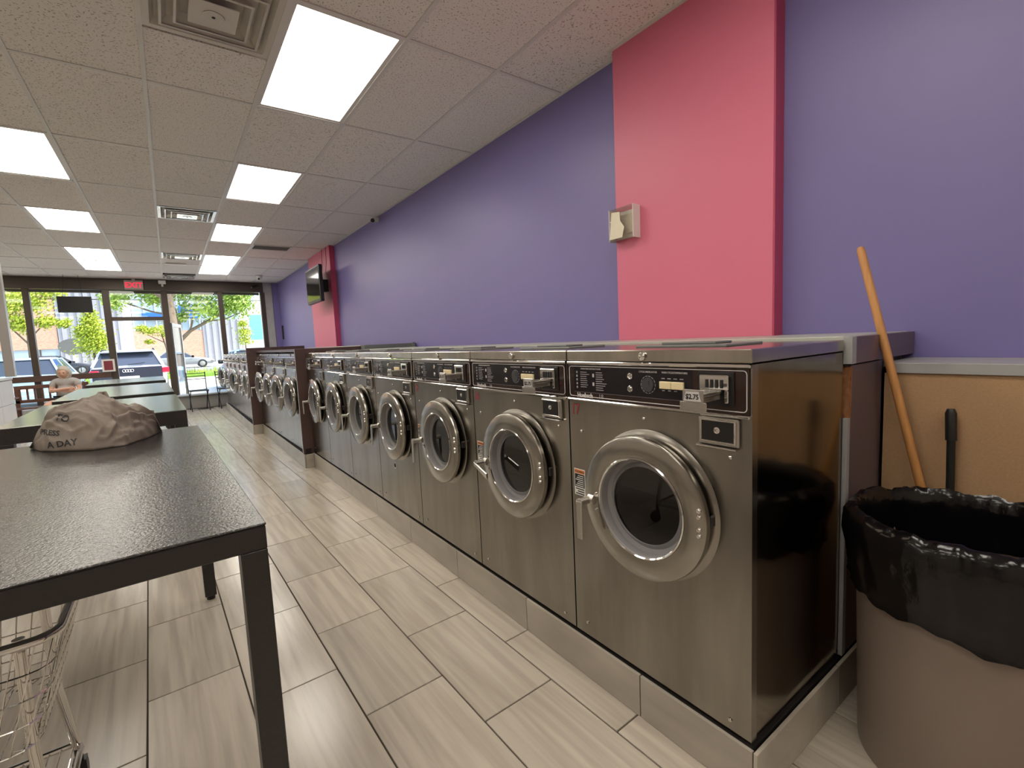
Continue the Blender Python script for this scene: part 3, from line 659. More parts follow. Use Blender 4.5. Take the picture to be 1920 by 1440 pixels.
# ------------------------------------------------------------------ bag on the near table
def bag():
    def lerp(P, x):
        for (a0, b0), (a1, b1) in zip(P[:-1], P[1:]):
            if x <= a1: k = (x-a0)/(a1-a0); k = k*k*(3-2*k)*.5+k*.5; return b0+(b1-b0)*max(0, k)
        return P[-1][1]
    HP = [(-.225, .010), (-.185, .085), (-.150, .152), (-.105, .176), (-.060, .180), (-.025, .198), (.015, .202), (.050, .178), (.085, .148), (.125, .138), (.155, .130), (.190, .102), (.212, .060), (.225, .015)]
    FP = [(-.225, .07), (-.17, -.06), (-.12, -.115), (0, -.205), (.10, -.200), (.16, -.09), (.225, .10)]
    BP = [(-.225, .09), (-.12, .17), (.05, .19), (.225, .13)]
    bm = bmesh.new(); NU, NV = 130, 84; G = []
    creases = [((-.02, .9), (.10, .30), .016, -.018), ((.03, .95), (.20, .35), .013, .014), ((-.10, .8), (-.06, .15), .018, -.013), ((-.15, .62), (-.09, .55), .012, -.014), ((.06, .45), (.20, .55), .014, .020), ((.08, .55), (.205, .75), .012, -.018), ((-.19, .35), (-.08, .40), .014, -.008), ((0, .35), (.15, .12), .02, .014), ((-.05, 1.0), (-.16, .75), .013, .012), ((.12, .9), (.16, .4), .010, -.012)]
    for i in range(NU+1):
        x = -.225+.45*i/NU; row = []
        for j in range(NV+1):
            v_ = j/NV; yf, yb, h_ = lerp(FP, x), lerp(BP, x), lerp(HP, x); yr = .035
            if v_ < .62: k = v_/.62; y = yf+(yr-yf)*k**1.15; z = h_*math.sin(k*PI/2)**.85
            else: k = (v_-.62)/.38; y = yr+(yb-yr)*k; z = h_*math.cos(k*PI/2)**.8
            e_ = math.sin(min(1, v_/.12, (1-v_)/.12)*PI/2)*math.sin(min(1, (x+.225)/.03, (.225-x)/.03)*PI/2)
            q = Vector((x*9+z*3, y*9, z*10)); q += Vector((noise.noise(q*.6), noise.noise(q*.6+Vector((5, 5, 5))), noise.noise(q*.6+Vector((9, 1, 3)))))*.9
            n1 = noise.noise(q*.8+Vector((3, 1, 7))); n2 = (1-2*abs(noise.noise(q*1.3+Vector((9, 2, 4)))))**3; n3 = 1-2*abs(noise.noise(q*2.9))
            amt = .6+.9*max(0, min(1, (x+.02)/.15)); d = e_*amt*(.016*n1+.017*n2+.004*n3)
            kk = v_/.62
            for (x0, k0), (x1, k1), wd, am in creases:
                px_, pk = x-x0, (kk-k0)*.22; dx_, dk = x1-x0, (k1-k0)*.22; t_ = max(0, min(1, (px_*dx_+pk*dk)/(dx_*dx_+dk*dk)))
                dd = math.hypot(px_-dx_*t_, pk-dk*t_); d += e_*am*math.exp(-(dd/wd)**2)
            row.append(bm.verts.new((x+d*.2, y-d*.8*(1 if v_ < .62 else -1)*(1-.5*kk if kk < 1 else .5), max(z+d*.75, .0008))))
        G.append(row)
    for i in range(NU):
        for j in range(NV): bm.faces.new((G[i][j], G[i+1][j], G[i+1][j+1], G[i][j+1]))
    bm.faces.new([G[i][0] for i in range(NU, -1, -1)]+[G[0][j] for j in range(1, NV+1)]+[G[i][NV] for i in range(1, NU+1)]+[G[NU][j] for j in range(NV-1, 0, -1)])
    me = bpy.data.meshes.new('laundry_bag'); bm.to_mesh(me); me.materials.append(m_cloth)
    me.polygons.foreach_set('use_smooth', [True]*len(me.polygons))
    bv = BVHTree.FromBMesh(bm); bm.free()
    o = bpy.data.objects.new('laundry_bag', me); COL.objects.link(o); o.location = (-.288, 2.745, .9252)
    tag(o, 'crumpled grey-brown fabric bag with faded black lettering on the closest table', 'bag')
    def stick(txt, size, x, z, rot, m_, bold=.001):
        cu = text_mesh(txt, size, 0, 'LEFT', bold); b2 = bmesh.new(); b2.from_mesh(cu)
        bmesh.ops.triangulate(b2, faces=b2.faces); bmesh.ops.subdivide_edges(b2, edges=b2.edges, cuts=2)
        R = Matrix.Rotation(rot, 3, 'Z')
        for v in b2.verts:
            p = R @ v.co; s0 = Vector((x+p.x, -.5, z+p.y)); h = bv.ray_cast(s0, Vector((0, 1, 0)))
            v.co = (h[0]+Vector((0, -.0012, .0004))) if h[0] else Vector((s0.x, -.05, .002))
        b2.to_mesh(cu); b2.free(); cu.materials.clear(); cu.materials.append(m_); q = bpy.data.objects.new('lettering', cu); COL.objects.link(q); q.parent = o
    stick('A DAY', .034, -.150, .014, .10, m_clothd); stick('PRESS', .028, -.178, .070, -.12, m_clothd); stick('TO', .034, -.125, .125, -.30, m_clothd)
    MB().tube([(.005, .06, .185), (.018, .07, .215), (.034, .07, .215), (.045, .06, .18)], .009, 8).build('strap', m_cloth, o, smooth=60)
bag()

# ------------------------------------------------------------------ laundry cart under the near table
ct = thing('laundry_cart', 'chrome wire laundry cart under the closest table, lower left', 'cart', (-.56, 1.70, 0))
def rrect(w_, d_, z, r=.05, n=5):
    P = []
    for cx, cy, a0 in ((w_-r, d_-r, 0), (-w_+r, d_-r, 90), (-w_+r, -d_+r, 180), (w_-r, -d_+r, 270)):
        P += [(cx+r*math.cos(math.radians(a0+90*k/n)), cy+r*math.sin(math.radians(a0+90*k/n)), z) for k in range(n+1)]
    return P
MB().tube(rrect(.29, .23, .665), .011, 12, closed=True).build('rim', m_chrome, ct, smooth=60)
bk = MB(); top = rrect(.29, .23, .655, .05, 3); bot = rrect(.22, .17, .38, .05, 3)
N = 56
def along(P, t_):
    L = [(Vector(P[(i+1) % len(P)])-Vector(P[i])).length for i in range(len(P))]; s = t_*sum(L)
    for i, l_ in enumerate(L):
        if s <= l_: return Vector(P[i]).lerp(Vector(P[(i+1) % len(P)]), s/l_)
        s -= l_
    return Vector(P[0])
for k in range(N):
    p, q = along(top, k/N), along(bot, k/N); bk.tube([p, q, q*.86+Vector((0,0,q.z*.14-.006))], .0018, 5)
for f_ in (.25, .5, .75, 1): bk.tube([Vector(a_).lerp(Vector(b_), f_) for a_, b_ in zip(top, bot)], .0022, 5, closed=True)
for k in range(-5, 6): bk.tube([(k*.038, -.165, .374), (k*.038, .165, .374)], .0018, 5)
bk.build('wire_basket', m_chrome, ct)
for sx, sy in ((1, -1), (-1, -1), (1, 1), (-1, 1)):
    MB().tube([(sx*.205, sy*.13, .64), (sx*.205, sy*.14, .36), (sx*.225, sy*.17, .13)], .012, 12).build('leg', m_chrome, ct, smooth=60)
    MB().cyl((sx*.225, sy*.17, .13), (sx*.225, sy*.17, .085), .010, 10).spin([(.035, -.012), (.037, 0), (.035, .012)], (sx*.225+.0, sy*.17+.015, .038), 'X', 20).box((sx*.225-.016, sy*.17-.01, .05), (sx*.225+.016, sy*.17+.02, .086)).build('caster', m_dark, ct, smooth=40)
sh = MB().tube(rrect(.235, .18, .135, .03, 3), .008, 8, closed=True)
for k in range(-8, 9): sh.tube([(k*.027, -.178, .138), (k*.027, .178, .138)], .0018, 5)
sh.build('lower_shelf', m_chrome, ct)

# ------------------------------------------------------------------ small things on walls and ceiling
t = thing('alarm_cover', 'clear plastic box over a thermostat on the pink pillar', 'thermostat', (2.34, 1.955, 1.865))
MB().box((-.034, -.065, .035), (-.004, .055, .150)).box((-.038, -.03, .055), (-.033, .02, .13)).build('thermostat', mat('ivory plastic', (.66, .60, .48), .4), t, bevel=.003)
MB().box((-.006, -.085, .012), (-.0005, .085, .178)).build('back_plate', m_white, t, bevel=.002)
cv = MB()
for a, c in (((-.062, -.088, .0), (-.060, .098, .19)), ((-.060, -.088, .0), (-.0, -.086, .19)), ((-.060, .096, .0), (0, .098, .19)), ((-.060, -.086, .188), (0, .096, .19)), ((-.060, -.086, .0), (0, .096, .002))): cv.box(a, c)
cv.build('clear_cover', glass_mat('clear acrylic', (.995, .99, .975), .45), t)
MB().add([(-.0635, .094, .012), (-.0635, -.005, .012), (-.0635, -.022, .07), (-.0635, .008, .11), (-.0635, .012, .165), (-.0635, .075, .172), (-.0648, .094, .012), (-.0648, -.005, .012), (-.0648, -.022, .07), (-.0648, .008, .11), (-.0648, .012, .165), (-.0648, .075, .172)], [(0,1,2,3,4,5), (11,10,9,8,7,6)]+[(i, (i+1) % 6, 6+(i+1) % 6, 6+i) for i in range(6)]).build('paper_note', mat('cream paper', (.80, .74, .58), .8), t)
for y_ in (-.087, .097): MB().box((-.064, y_-.002, 0), (0, y_+.002, .19)).build('cover_edge', m_white, t)
t = thing('security_camera', 'small white bullet camera high on the purple wall', 'security camera', (2.40, 6.25, 2.955))
MB().cyl((.022, 0, .01), (-.012, 0, .01), .035, 20).build('mount', m_white, t, smooth=40)
MB().cyl((-.012, 0, .01), (-.055, -.03, -.005), .012, 12).build('arm', m_white, t, smooth=40)
MB().cyl((-.04, 0, 0), (-.10, -.13, -.045), .030, 24).build('housing', m_white, t, smooth=40)
MB().cyl((-.099, -.129, -.0445), (-.103, -.137, -.048), .026, 20).build('lens', m_black, t, smooth=40)
t = thing('security_camera', 'white dome camera on the ceiling near the window corner', 'security camera', (1.83, 12.25, H-.006))
MB().spin([(.075, 0), (.075, -.02), (.055, -.04)], (0,0,0), 'Z', 28).build('mount', m_white, t, smooth=40)
MB().spin([(.052, -.038), (.05, -.07), (.03, -.095), (.0001, -.102)], (0,0,0), 'Z', 28).build('housing', m_white, t, smooth=50)
MB().cyl((-.01, -.03, -.07), (-.02, -.056, -.085), .022, 18).build('lens', m_black, t)
t = thing('security_camera', 'small black camera on the window head', 'security camera', (1.86, 13.50, 2.90))
MB().cyl((.12, .0, .03), (.03, -.06, .01), .012, 10).build('arm', m_black, t); MB().cyl((.04, -.04, .01), (-.05, -.12, -.04), .032, 18).build('housing', m_black, t, smooth=40)
MB().cyl((-.05, -.12, -.04), (-.055, -.125, -.043), .022, 18).build('lens', m_chrome, t)
tag(MB().box((XW-.03, 13.24, 1.55), (XW-.001, 13.31, 1.90)).build('wall_plate', m_dark, None, bevel=.004), 'narrow black plate on the purple wall by the window', 'wall plate')
t = thing('exit_sign', 'red lit exit sign hanging in front of the window head', 'exit sign', (-.49, 13.40, 2.76))
MB().box((-.165, 0, 0), (.165, .05, .20)).build('sign_case', mat('sign case', (.42, .36, .32), .5), t, bevel=.005)
mb = MB(); text_into(mb, 'EXIT', .16, front_mx((0, -.002, .042)), 0, ext=.002, align='CENTER', bold=.003, sx=.95); mb.build('letters', mat('red lit letters', (.7, .02, .05), .5, emit=(1, .03, .08), estr=1.0), t)
MB().box((-.03, .015, .2), (.03, .035, .243)).build('bracket', m_tbar, t)
t = thing('hanging_monitor', 'black screen hung by wires in front of the window', 'monitor', (-1.46, 13.10, 2.24))
MB().box((-.265, 0, 0), (.265, .05, .325)).build('housing', m_dark, t, bevel=.006)
MB().box((-.245, -.002, .02), (.245, -.0005, .305)).build('screen', m_black, t)
for x in (-.17, .13): MB().cyl((x, .025, .325), (x*.75, .025, .762), .003, 6).build('wire', m_black, t)
t = thing('window_sign', 'small framed dark red notice on the window post', 'sign', (-1.09, 13.46, .985))
MB().box((-.11, 0, 0), (.11, .015, .27)).build('frame', m_white, t, bevel=.003); MB().box((-.075, -.003, .035), (.075, -.0005, .235)).build('poster', mat('dark red print', (.22, .03, .05), .5), t)
t = thing('door_sensor', 'small white sensor box above the doorway post', 'sensor', (.02, 13.40, 2.90)); MB().box((-.07, 0, 0), (.07, .09, .08)).build('housing', m_white, t, bevel=.01); MB().box((-.02, .03, -.06), (.02, .06, 0)).build('eye', m_tbar, t)
# television on the far pillar
t = thing('television', 'flat black television on the far pink pillar', 'television', (2.13, 8.62, 2.06), math.radians(0))
MB().box((-.03, -.45, 0), (.03, .45, .60)).box((.03, -.28, .08), (.075, .28, .48)).build('housing', m_dark, t, bevel=.008)
MB().box((-.0335, -.42, .045), (-.0302, .42, .57)).build('screen', m_screen, t)
MB().box((.075, -.08, .2), (.208, .08, .4)).build('wall_bracket', m_black, t)
for y_ in (-.12, .12): MB().tube([(.17, y_, .50), (.19, y_*1.1, .70), (.195, y_*1.1, .935)], .004, 6).build('cable', m_black, t)

# ------------------------------------------------------------------ chairs by the window
def chair(x, y, label):
    t = thing('metal_chair', label, 'chair', (x, y, 0), math.radians(4), 'black metal chairs by the window')
    for sx in (-1, 1):
        MB().tube([(sx*.17, -.18, .0), (sx*.175, .12, .44), (sx*.18, .22, .86)], .010, 8).build('leg', m_black, t, smooth=60)
        MB().tube([(sx*.16, .26, .0), (sx*.165, .06, .30), (sx*.165, -.17, .44)], .010, 8).build('leg', m_black, t, smooth=60)
    for z_ in (.84, .775, .71): MB().cyl((-.18, .20-(.86-z_)*.24, z_), (.18, .20-(.86-z_)*.24, z_), .008, 8).build('back_rail', m_black, t)
    MB().box((-.185, -.20, .445), (.185, .17, .468)).build('seat', m_black, t, bevel=.008)
chair(.46, 12.82, 'black metal chair with ladder back under the window')
chair(1.02, 12.86, 'black metal chair half hidden behind the far washers')

# ------------------------------------------------------------------ bench and seated person
t = thing('wooden_bench', 'dark wooden slatted bench under the window', 'bench', (-1.90, 12.62, 0))
hw = .53
MB().box((-hw, .06, .76), (hw, .11, .83)).build('top_rail', m_bench, t, bevel=.004); MB().box((-hw, .06, .50), (hw, .11, .56)).build('lower_rail', m_bench, t, bevel=.004)
for k in range(10): x = -hw+.07+k*.103; MB().box((x-.014, .07, .56), (x+.014, .10, .76)).build('slat', m_bench, t)
for k in range(4): MB().box((-hw, -.38+k*.11, .405), (hw, -.29+k*.11, .43)).build('seat_board', m_bench, t, bevel=.003)
for x in (-hw, hw-.06):
    MB().box((x, .06, 0), (x+.06, .12, .76)).build('leg', m_bench, t, bevel=.003); MB().box((x, -.38, 0), (x+.06, -.32, .405)).build('leg', m_bench, t, bevel=.003); MB().box((x, -.36, .60), (x+.06, .06, .63)).build('arm_rest', m_bench, t, bevel=.003)
    MB().box((x+.01, -.37, .43), (x+.05, -.33, .60)).build('arm_post', m_bench, t)
def skin(name, verts, edges, m_, parent, sub=2, root=0):
    me = bpy.data.meshes.new(name); me.from_pydata([v[:3] for v in verts], edges, [])
    o = bpy.data.objects.new(name, me); COL.objects.link(o)
    sk = o.modifiers.new('s', 'SKIN'); ss = o.modifiers.new('u', 'SUBSURF'); ss.levels = sub; ss.render_levels = sub
    for i, v in enumerate(verts):
        me.skin_vertices[0].data[i].radius = (v[3], v[4] if len(v) > 4 else v[3]); me.skin_vertices[0].data[i].use_root = (i == root)
    bpy.context.view_layer.update()
    dg = bpy.context.evaluated_depsgraph_get(); ev = bpy.data.meshes.new_from_object(o.evaluated_get(dg))
    bpy.data.objects.remove(o); ev.name = name; ev.materials.clear(); ev.materials.append(m_); ev.polygons.foreach_set('use_smooth', [True]*len(ev.polygons))
    q = bpy.data.objects.new(name, ev); COL.objects.link(q); q.parent = parent; return q
pz = thing('person', 'person with chin-length grey-blond hair, grey t-shirt and black shorts, arms crossed on the bench', 'person', (-1.66, 12.36, 0), math.radians(-6))
B_ = [(0, 0, .50, .13, .11), (0, .02, .64, .14, .115), (0, .03, .80, .14, .10), (0, .01, .885, .10, .075), (0, -.01, .945, .048), (0, -.02, 1.00, .05),
      (.17, .01, .865, .055), (.21, -.05, .70, .043), (.10, -.17, .695, .034), (-.06, -.19, .715, .028), (-.11, -.185, .72, .024),
      (-.17, .01, .865, .055), (-.21, -.05, .70, .043), (-.10, -.18, .725, .034), (.06, -.21, .745, .028), (.11, -.20, .745, .024),
      (.10, -.06, .49, .085), (.17, -.42, .475, .062), (.17, -.40, .26, .052), (.17, -.38, .08, .038), (.18, -.50, .04, .034),
      (-.10, -.06, .49, .085), (-.20, -.40, .475, .062), (-.21, -.36, .26, .052), (-.21, -.34, .08, .038), (-.23, -.46, .04, .034)]
E_ = [(0,1),(1,2),(2,3),(3,4),(4,5),(3,6),(6,7),(7,8),(8,9),(9,10),(3,11),(11,12),(12,13),(13,14),(14,15),(0,16),(16,17),(17,18),(18,19),(19,20),(0,21),(21,22),(22,23),(23,24),(24,25)]
body = skin('body', B_, E_, m_skin, pz)
for s, (hx, hy, hz) in ((-1, (-.11, -.185, .72)), (1, (.11, -.20, .745))):
    for k in range(5):
        L = (.045, .062, .068, .063, .050)[k]; dz = (.022, .014, .004, -.006, -.016)[k]
        skin('finger', [(hx, hy, hz+dz*.6, .010), (hx+s*L*.55, hy-.008, hz+dz, .0085), (hx+s*L, hy+.012, hz+dz, .0075)], [(0,1),(1,2)], m_skin, pz, 1)
hb = bmesh.new(); bmesh.ops.create_uvsphere(hb, u_segments=32, v_segments=24, radius=1)
for v in hb.verts:
    x, y, z = v.co; w_ = 1-.22*max(0, -z)**1.5
    X, Y, Z = x*.078*w_, y*.095*w_, z*.115
    if y < -.3:
        fx, fz = X/.078, Z/.115
        Y -= .020*math.exp(-(fx/.16)**2-((fz+.10)/.16)**2)+.006*math.exp(-(fx/.4)**2-((fz+.75)/.2)**2)
        Y += .010*(math.exp(-((abs(fx)-.38)/.16)**2-((fz-.08)/.10)**2)); Y -= .006*math.exp(-(fx/.6)**2-((fz-.22)/.08)**2); Y += .004*math.exp(-(fx/.3)**2-((fz+.48)/.04)**2)
    v.co = (X, Y, Z)
hm = bpy.data.meshes.new('head'); hb.to_mesh(hm); hb.free(); hm.materials.append(m_skin); hm.polygons.foreach_set('use_smooth', [True]*len(hm.polygons))
hd_ = bpy.data.objects.new('head', hm); COL.objects.link(hd_); hd_.parent = pz; hd_.location = (0, -.04, 1.045); hd_.rotation_euler = (math.radians(10), 0, math.radians(-8))
for s in (-1, 1):
    MB().spin([(.0001, -.010), (.008, -.006), (.010, 0), (.008, .006), (.0001, .010)], (s*.030, -.080, .012), 'Y', 12).build('eye', m_dark, hd_, smooth=60)
    MB().box((s*.030-.014, -.094, .026), (s*.030+.014, -.088, .031)).build('eyebrow', m_hair, hd_, bevel=.002); MB().spin([(.0001, -.006), (.018, -.003), (.02, 0), (.016, .006), (.0001, .008)], (s*.078, .0, -.005), 'X', 12).build('ear', m_skin, hd_, smooth=60)
MB().box((-.022, -.0895, -.058), (.022, -.083, -.052)).build('mouth', mat('lips', (.36, .13, .11), .5), hd_, bevel=.002)
hb = bmesh.new(); bmesh.ops.create_uvsphere(hb, u_segments=40, v_segments=28, radius=1)
for v in hb.verts:
    x, y, z = v.co; nn = noise.noise(Vector((x*6, y*6, z*2)))
    X, Y, Z = x*.096, y*.110+.014, z*.125+.008
    if z < .1: Z = .02+(z-.1)*.160; X *= 1.16+.12*nn-.1*z*z; Y = max(Y, -.035)
    elif y < -.35 and z < .5: Y = -.055
    v.co = (X*(1+.06*nn), Y*(1+.05*nn), Z*(1+.03*nn))
hm = bpy.data.meshes.new('hair'); hb.to_mesh(hm); hb.free(); hm.materials.append(m_hair); hm.polygons.foreach_set('use_smooth', [True]*len(hm.polygons)); ho = bpy.data.objects.new('hair', hm); COL.objects.link(ho); ho.parent = hd_
skin('t_shirt', [(0, 0, .50, .155, .135), (0, .02, .64, .165, .145), (0, .03, .80, .155, .115), (0, .01, .89, .115, .085), (0, -.005, .925, .06), (.17, .01, .868, .070), (.205, -.03, .765, .060), (-.17, .01, .868, .070), (-.205, -.03, .765, .060)], [(0,1),(1,2),(2,3),(3,4),(3,5),(5,6),(3,7),(7,8)], m_shirt, pz)
skin('shorts', [(0, 0, .515, .15, .12), (.10, -.08, .495, .10), (.15, -.28, .488, .088), (-.10, -.08, .495, .10), (-.165, -.26, .488, .088)], [(0,1),(1,2),(0,3),(3,4)], m_short, pz)
for s, x in ((1, .178), (-1, -.225)): MB().box((x-.042, -.54+.02*(s < 0)*2, .0), (x+.042, -.33, .065)).build('shoe', m_white, pz, bevel=.02)

# ------------------------------------------------------------------ glazed counter on the left
t = thing('tiled_counter', 'pale tiled low counter at the left edge', 'counter', (-1.95, 8.9, 0))
m_mar = mat('pale marble tile', (.55, .54, .52), .3, var=.15, vscale=3)
MB().box((-.8, -1.78, 0), (.055, .9, 1.04)).build('core', m_conc, t)
for k in range(3):
    for j in range(4): MB().box((.056, -1.78+j*.67, .02+k*.34), (.07, -1.78+j*.67+.665, .02+k*.34+.335)).build('tile', m_mar, t, bevel=.002)
    for j in range(2): MB().box((-.8+j*.43, -1.795, .02+k*.34), (-.8+j*.43+.425, -1.781, .02+k*.34+.335)).build('tile', m_mar, t, bevel=.002)
MB().box((-.81, -1.80, 1.042), (.08, .9, 1.075)).build('counter_top', m_mar, t, bevel=.003)
t = thing('glazed_screen', 'bronze-framed glazed screen standing on the tiled counter', 'screen', (-1.92, 10.0, 0))
for p, q in (((-.05, -.06, 1.076), (.05, .06, H-.006)), ): MB().box(p, q).build('post', m_alul, t, bevel=.003)
MB().box((-1.6, -.03, 2.02), (-.05, .03, 2.10)).build('rail', mat('white metal rail', (.7, .7, .7), .35), t, bevel=.002)
MB().box((-1.6, -.004, 2.10), (-.05, .004, H-.006)).build('upper_pane', m_glass, t); MB().box((-1.6, -.004, 1.076), (-.05, .004, 2.02)).build('lower_pane', m_glass, t)

# ------------------------------------------------------------------ outside
street = struct(BX('ground_parking', (-40, 13.7, -.4), (40, 34, -.14), m_walk)); struct(BX('ground_street', (-60, 38, -.4), (60, 54, .10), m_fur))
struct(BX('ground_sidewalk', (-60, 54, -.4), (60, 80, .25), m_walk))
v = thing('grass_verge', 'sunlit strip of grass beside the street', 'lawn')
BX('turf', (-60, 34, -.4), (60, 38, .10), m_grass, v)
gr = MB()
for k in range(2600):
    x, y = random.uniform(-14, 12), random.uniform(34.1, 37.9); h_ = random.uniform(.08, .28)*(1.6 if random.random() < .2 else 1); a = random.uniform(0, PI); dx, dy = .02*math.cos(a), .02*math.sin(a)
    gr.add([(x-dx, y-dy, .10), (x+dx, y+dy, .10), (x+random.uniform(-.05, .05), y, .10+h_)], [(0,1,2)])
o = gr.build('grass', mat('sunlit grass', (.34, .42, .05), .8, var=.4, vscale=1), v); o['kind'] = 'stuff'

def car(label, L, Wd, Ht, colr, loc, rz, suv=False, rear_dark=False, group=None, metal=.3, zs=.90):
    t = thing('car', label, 'car', loc, rz, group); m_ = mat('paint '+str(colr), colr, .25, metal, coat=.6)
    mg = mat('car glass', (.03, .04, .06), .06, spec=1.0); mt = mat('tyre', (.02, .02, .02), .8)
    zb = .28
    # lower body: lofted cross sections, x forwards
    hl = L/2; hw_ = Wd/2
    st = [(-hl, .88, zb+.18, zs-.12), (-hl+.10, .97, zb, zs), (-hl+.55, 1, zb, zs+.02), (0, 1, zb, zs), (hl-1.35, 1, zb, zs-.02), (hl-.9, .98, zb, zs-.08), (hl-.18, .92, zb, zs-.22), (hl, .80, zb+.12, zs-.34)]
    mb = MB(); vs = []
    for x, k, z0, z1 in st:
        w_ = hw_*k; vs += [(x, -w_*.94, z0), (x, -w_, z0+.18), (x, -w_, z1-.12), (x, -w_*.93, z1), (x, 0, z1+.03), (x, w_*.93, z1), (x, w_, z1-.12), (x, w_, z0+.18), (x, w_*.94, z0)]
    n_ = 9; fs = [(i*n_+k, i*n_+(k+1) % n_, (i+1)*n_+(k+1) % n_, (i+1)*n_+k) for i in range(len(st)-1) for k in range(n_)]
    mb.add(vs, fs+[tuple(range(n_))[::-1], tuple((len(st)-1)*n_+k for k in range(n_))]); mb.build('body', m_, t, smooth=35)
    rb, rf = (-hl+.10 if suv else -hl+.75), hl-1.45; tb, tf = (-hl+.52 if suv else -hl+1.45), hl-2.25; w1, w2 = hw_*.90, hw_*.68
    gb = [(rb, w1, zs), (rf, w1, zs-.03), (tf, w2, Ht-.05), (tb, w2, Ht-.05)]
    gv = [(x, -w_, z) for x, w_, z in gb]+[(x, w_, z) for x, w_, z in gb]
    MB().add(gv, [(0,1,2,3),(7,6,5,4),(0,3,7,4),(1,5,6,2),(3,2,6,7)]).build('window', mg, t)
    MB().add([(tb-.05, -w2-.02, Ht-.06), (tf+.03, -w2-.02, Ht-.06), (tf+.03, w2+.02, Ht-.06), (tb-.05, w2+.02, Ht-.06), (tb+.02, -w2*.85, Ht), (tf-.1, -w2*.85, Ht), (tf-.1, w2*.85, Ht), (tb+.02, w2*.85, Ht)], [(0,1,5,4),(1,2,6,5),(2,3,7,6),(3,0,4,7),(4,5,6,7),(3,2,1,0)]).build('roof', m_, t, smooth=50)
    for s in (-1, 1):
        pl = MB()
        for (x0, z0, x1, z1) in ((rb, zs, tb, Ht-.05), (rf, zs-.03, tf, Ht-.05), ((rb+rf)/2-.1, zs, (tb+tf)/2-.05, Ht-.05)): pl.obox((x0, s*w1, z0), (x1, s*w2, z1), .07, .05, (0,1,0))
        pl.build('pillar', m_, t)
        for x in (-hl+.85, hl-.88):
            wh = MB().spin([(.20, -.10), (.32, -.10), (.335, -.06), (.335, .06), (.32, .10), (.20, .10)], (x, s*(hw_-.09), .335), 'Y', 28, closed=True).build('wheel', mt, t, smooth=40)
            MB().spin([(.21, s*.09), (.05, s*.11), (.0001, s*.11)], (x, s*(hw_-.09), .335), 'Y', 20).build('rim', m_dull, wh, smooth=40)
        MB().box((-hl-.03, s*hw_*.92-.19, zs-.24), (-hl+.14, s*hw_*.92+.03, zs-.08)).build('tail_light', mat('red tail light', (.55, .02, .05), .2), t, bevel=.02)
        MB().box((hl-.22, s*hw_*.80-.16, zs-.42), (hl-.02, s*hw_*.80+.12, zs-.30)).build('head_light', m_chrome, t, bevel=.02)
        MB().box((rf-.15, s*(hw_+.03)-.03*s-.06, zs-.02), (rf+.02, s*(hw_+.03)-.03*s+.12*s+.06*(s < 0), zs+.13)).build('side_mirror', m_dark, t, bevel=.03)
    MB().box((-hl-.03, -hw_*.82, zb+.02), (-hl+.2, hw_*.82, zb+.22)).build('bumper', m_dark if rear_dark else m_, t, bevel=.03)
    MB().box((-hl-.035, -.26, zs-.42), (-hl-.02, .26, zs-.30)).build('number_plate', m_white, t)
    if rear_dark:
        MB().box((-hl-.015, -hw_*.90, zs-.40), (-hl+.06, hw_*.90, zs-.035)).build('tailgate', mat('dark tailgate', (.03, .035, .05), .15, coat=.5), t, bevel=.01)
        em = MB()
        for k in range(4): em.tube([(-hl-.028, (k-1.5)*.062+.042*math.cos(a), zs-.13+.042*math.sin(a)) for a in [2*PI*q/20 for q in range(20)]], .006, 6, closed=True)
        em.build('ring_emblem', m_chrome, t)
        for s in (-1, 1): MB().tube([(-hl+.7, s*w2, Ht-.02), (-hl+1.0, s*w2, Ht+.03), (tf-.2, s*w2, Ht+.03), (tf, s*w2, Ht-.02)], .018, 8).build('roof_rail', m_black, t)
        MB().box((tb-.22, -w2, Ht-.08), (tb+.05, w2, Ht-.035)).build('spoiler', m_, t, bevel=.01)
        MB().obox((-hl+.06, .0, zs+.05), (-hl+.08, -.42, zs+.09), .03, .02).build('wiper', m_black, t)
    return t
RZ = math.radians(90)
car('silver suv with a dark tailgate and four-ring emblem, parked past the doorway', 4.7, 1.88, 1.64, (.42, .47, .53), (-1.06, 20.9, -.14), RZ, True, True, zs=1.13)
car('pale blue hatchback parked past the seated person', 4.4, 1.86, 1.52, (.36, .52, .64), (-3.42, 20.6, -.14), RZ, True, zs=1.02)
car('light blue car parked beyond the far washers, only its roof showing', 4.5, 1.8, 1.50, (.25, .45, .68), (2.55, 21.2, -.14), RZ, True, zs=1.0)
car('black sedan on the street past the round sign', 4.7, 1.8, 1.5, (.035, .04, .05), (-6.85, 48.5, .10), 0)
car('grey sedan on the street under the spreading tree', 4.7, 1.8, 1.5, (.30, .31, .32), (.75, 48.5, .10), 0)

# buildings across the street
m_brick = bpy.data.materials.new('buff brick'); m_brick.use_nodes = True
n = m_brick.node_tree.nodes; l = m_brick.node_tree.links; bt = n.new('ShaderNodeTexBrick'); tc = n.new('ShaderNodeTexCoord'); mp = n.new('ShaderNodeMapping'); mp.inputs['Rotation'].default_value = (PI/2, 0, 0)
bt.inputs['Color1'].default_value = (.40, .19, .12, 1); bt.inputs['Color2'].default_value = (.50, .28, .19, 1); bt.inputs['Mortar'].default_value = (.45, .38, .32, 1); bt.inputs['Scale'].default_value = 3.2; bt.inputs['Mortar Size'].default_value = .02
l.new(tc.outputs['Object'], mp.inputs[0]); l.new(mp.outputs[0], bt.inputs[0]); l.new(bt.outputs[0], n['Principled BSDF'].inputs[0]); n['Principled BSDF'].inputs['Roughness'].default_value = .9
m_corr = mat('grey metal siding', (.30, .30, .325), .5, var=.08, vscale=2)
m_pale = mat('white cladding', (.62, .62, .62), .6)
m_win = mat('building glass', (.28, .36, .42), .1, spec=1.)
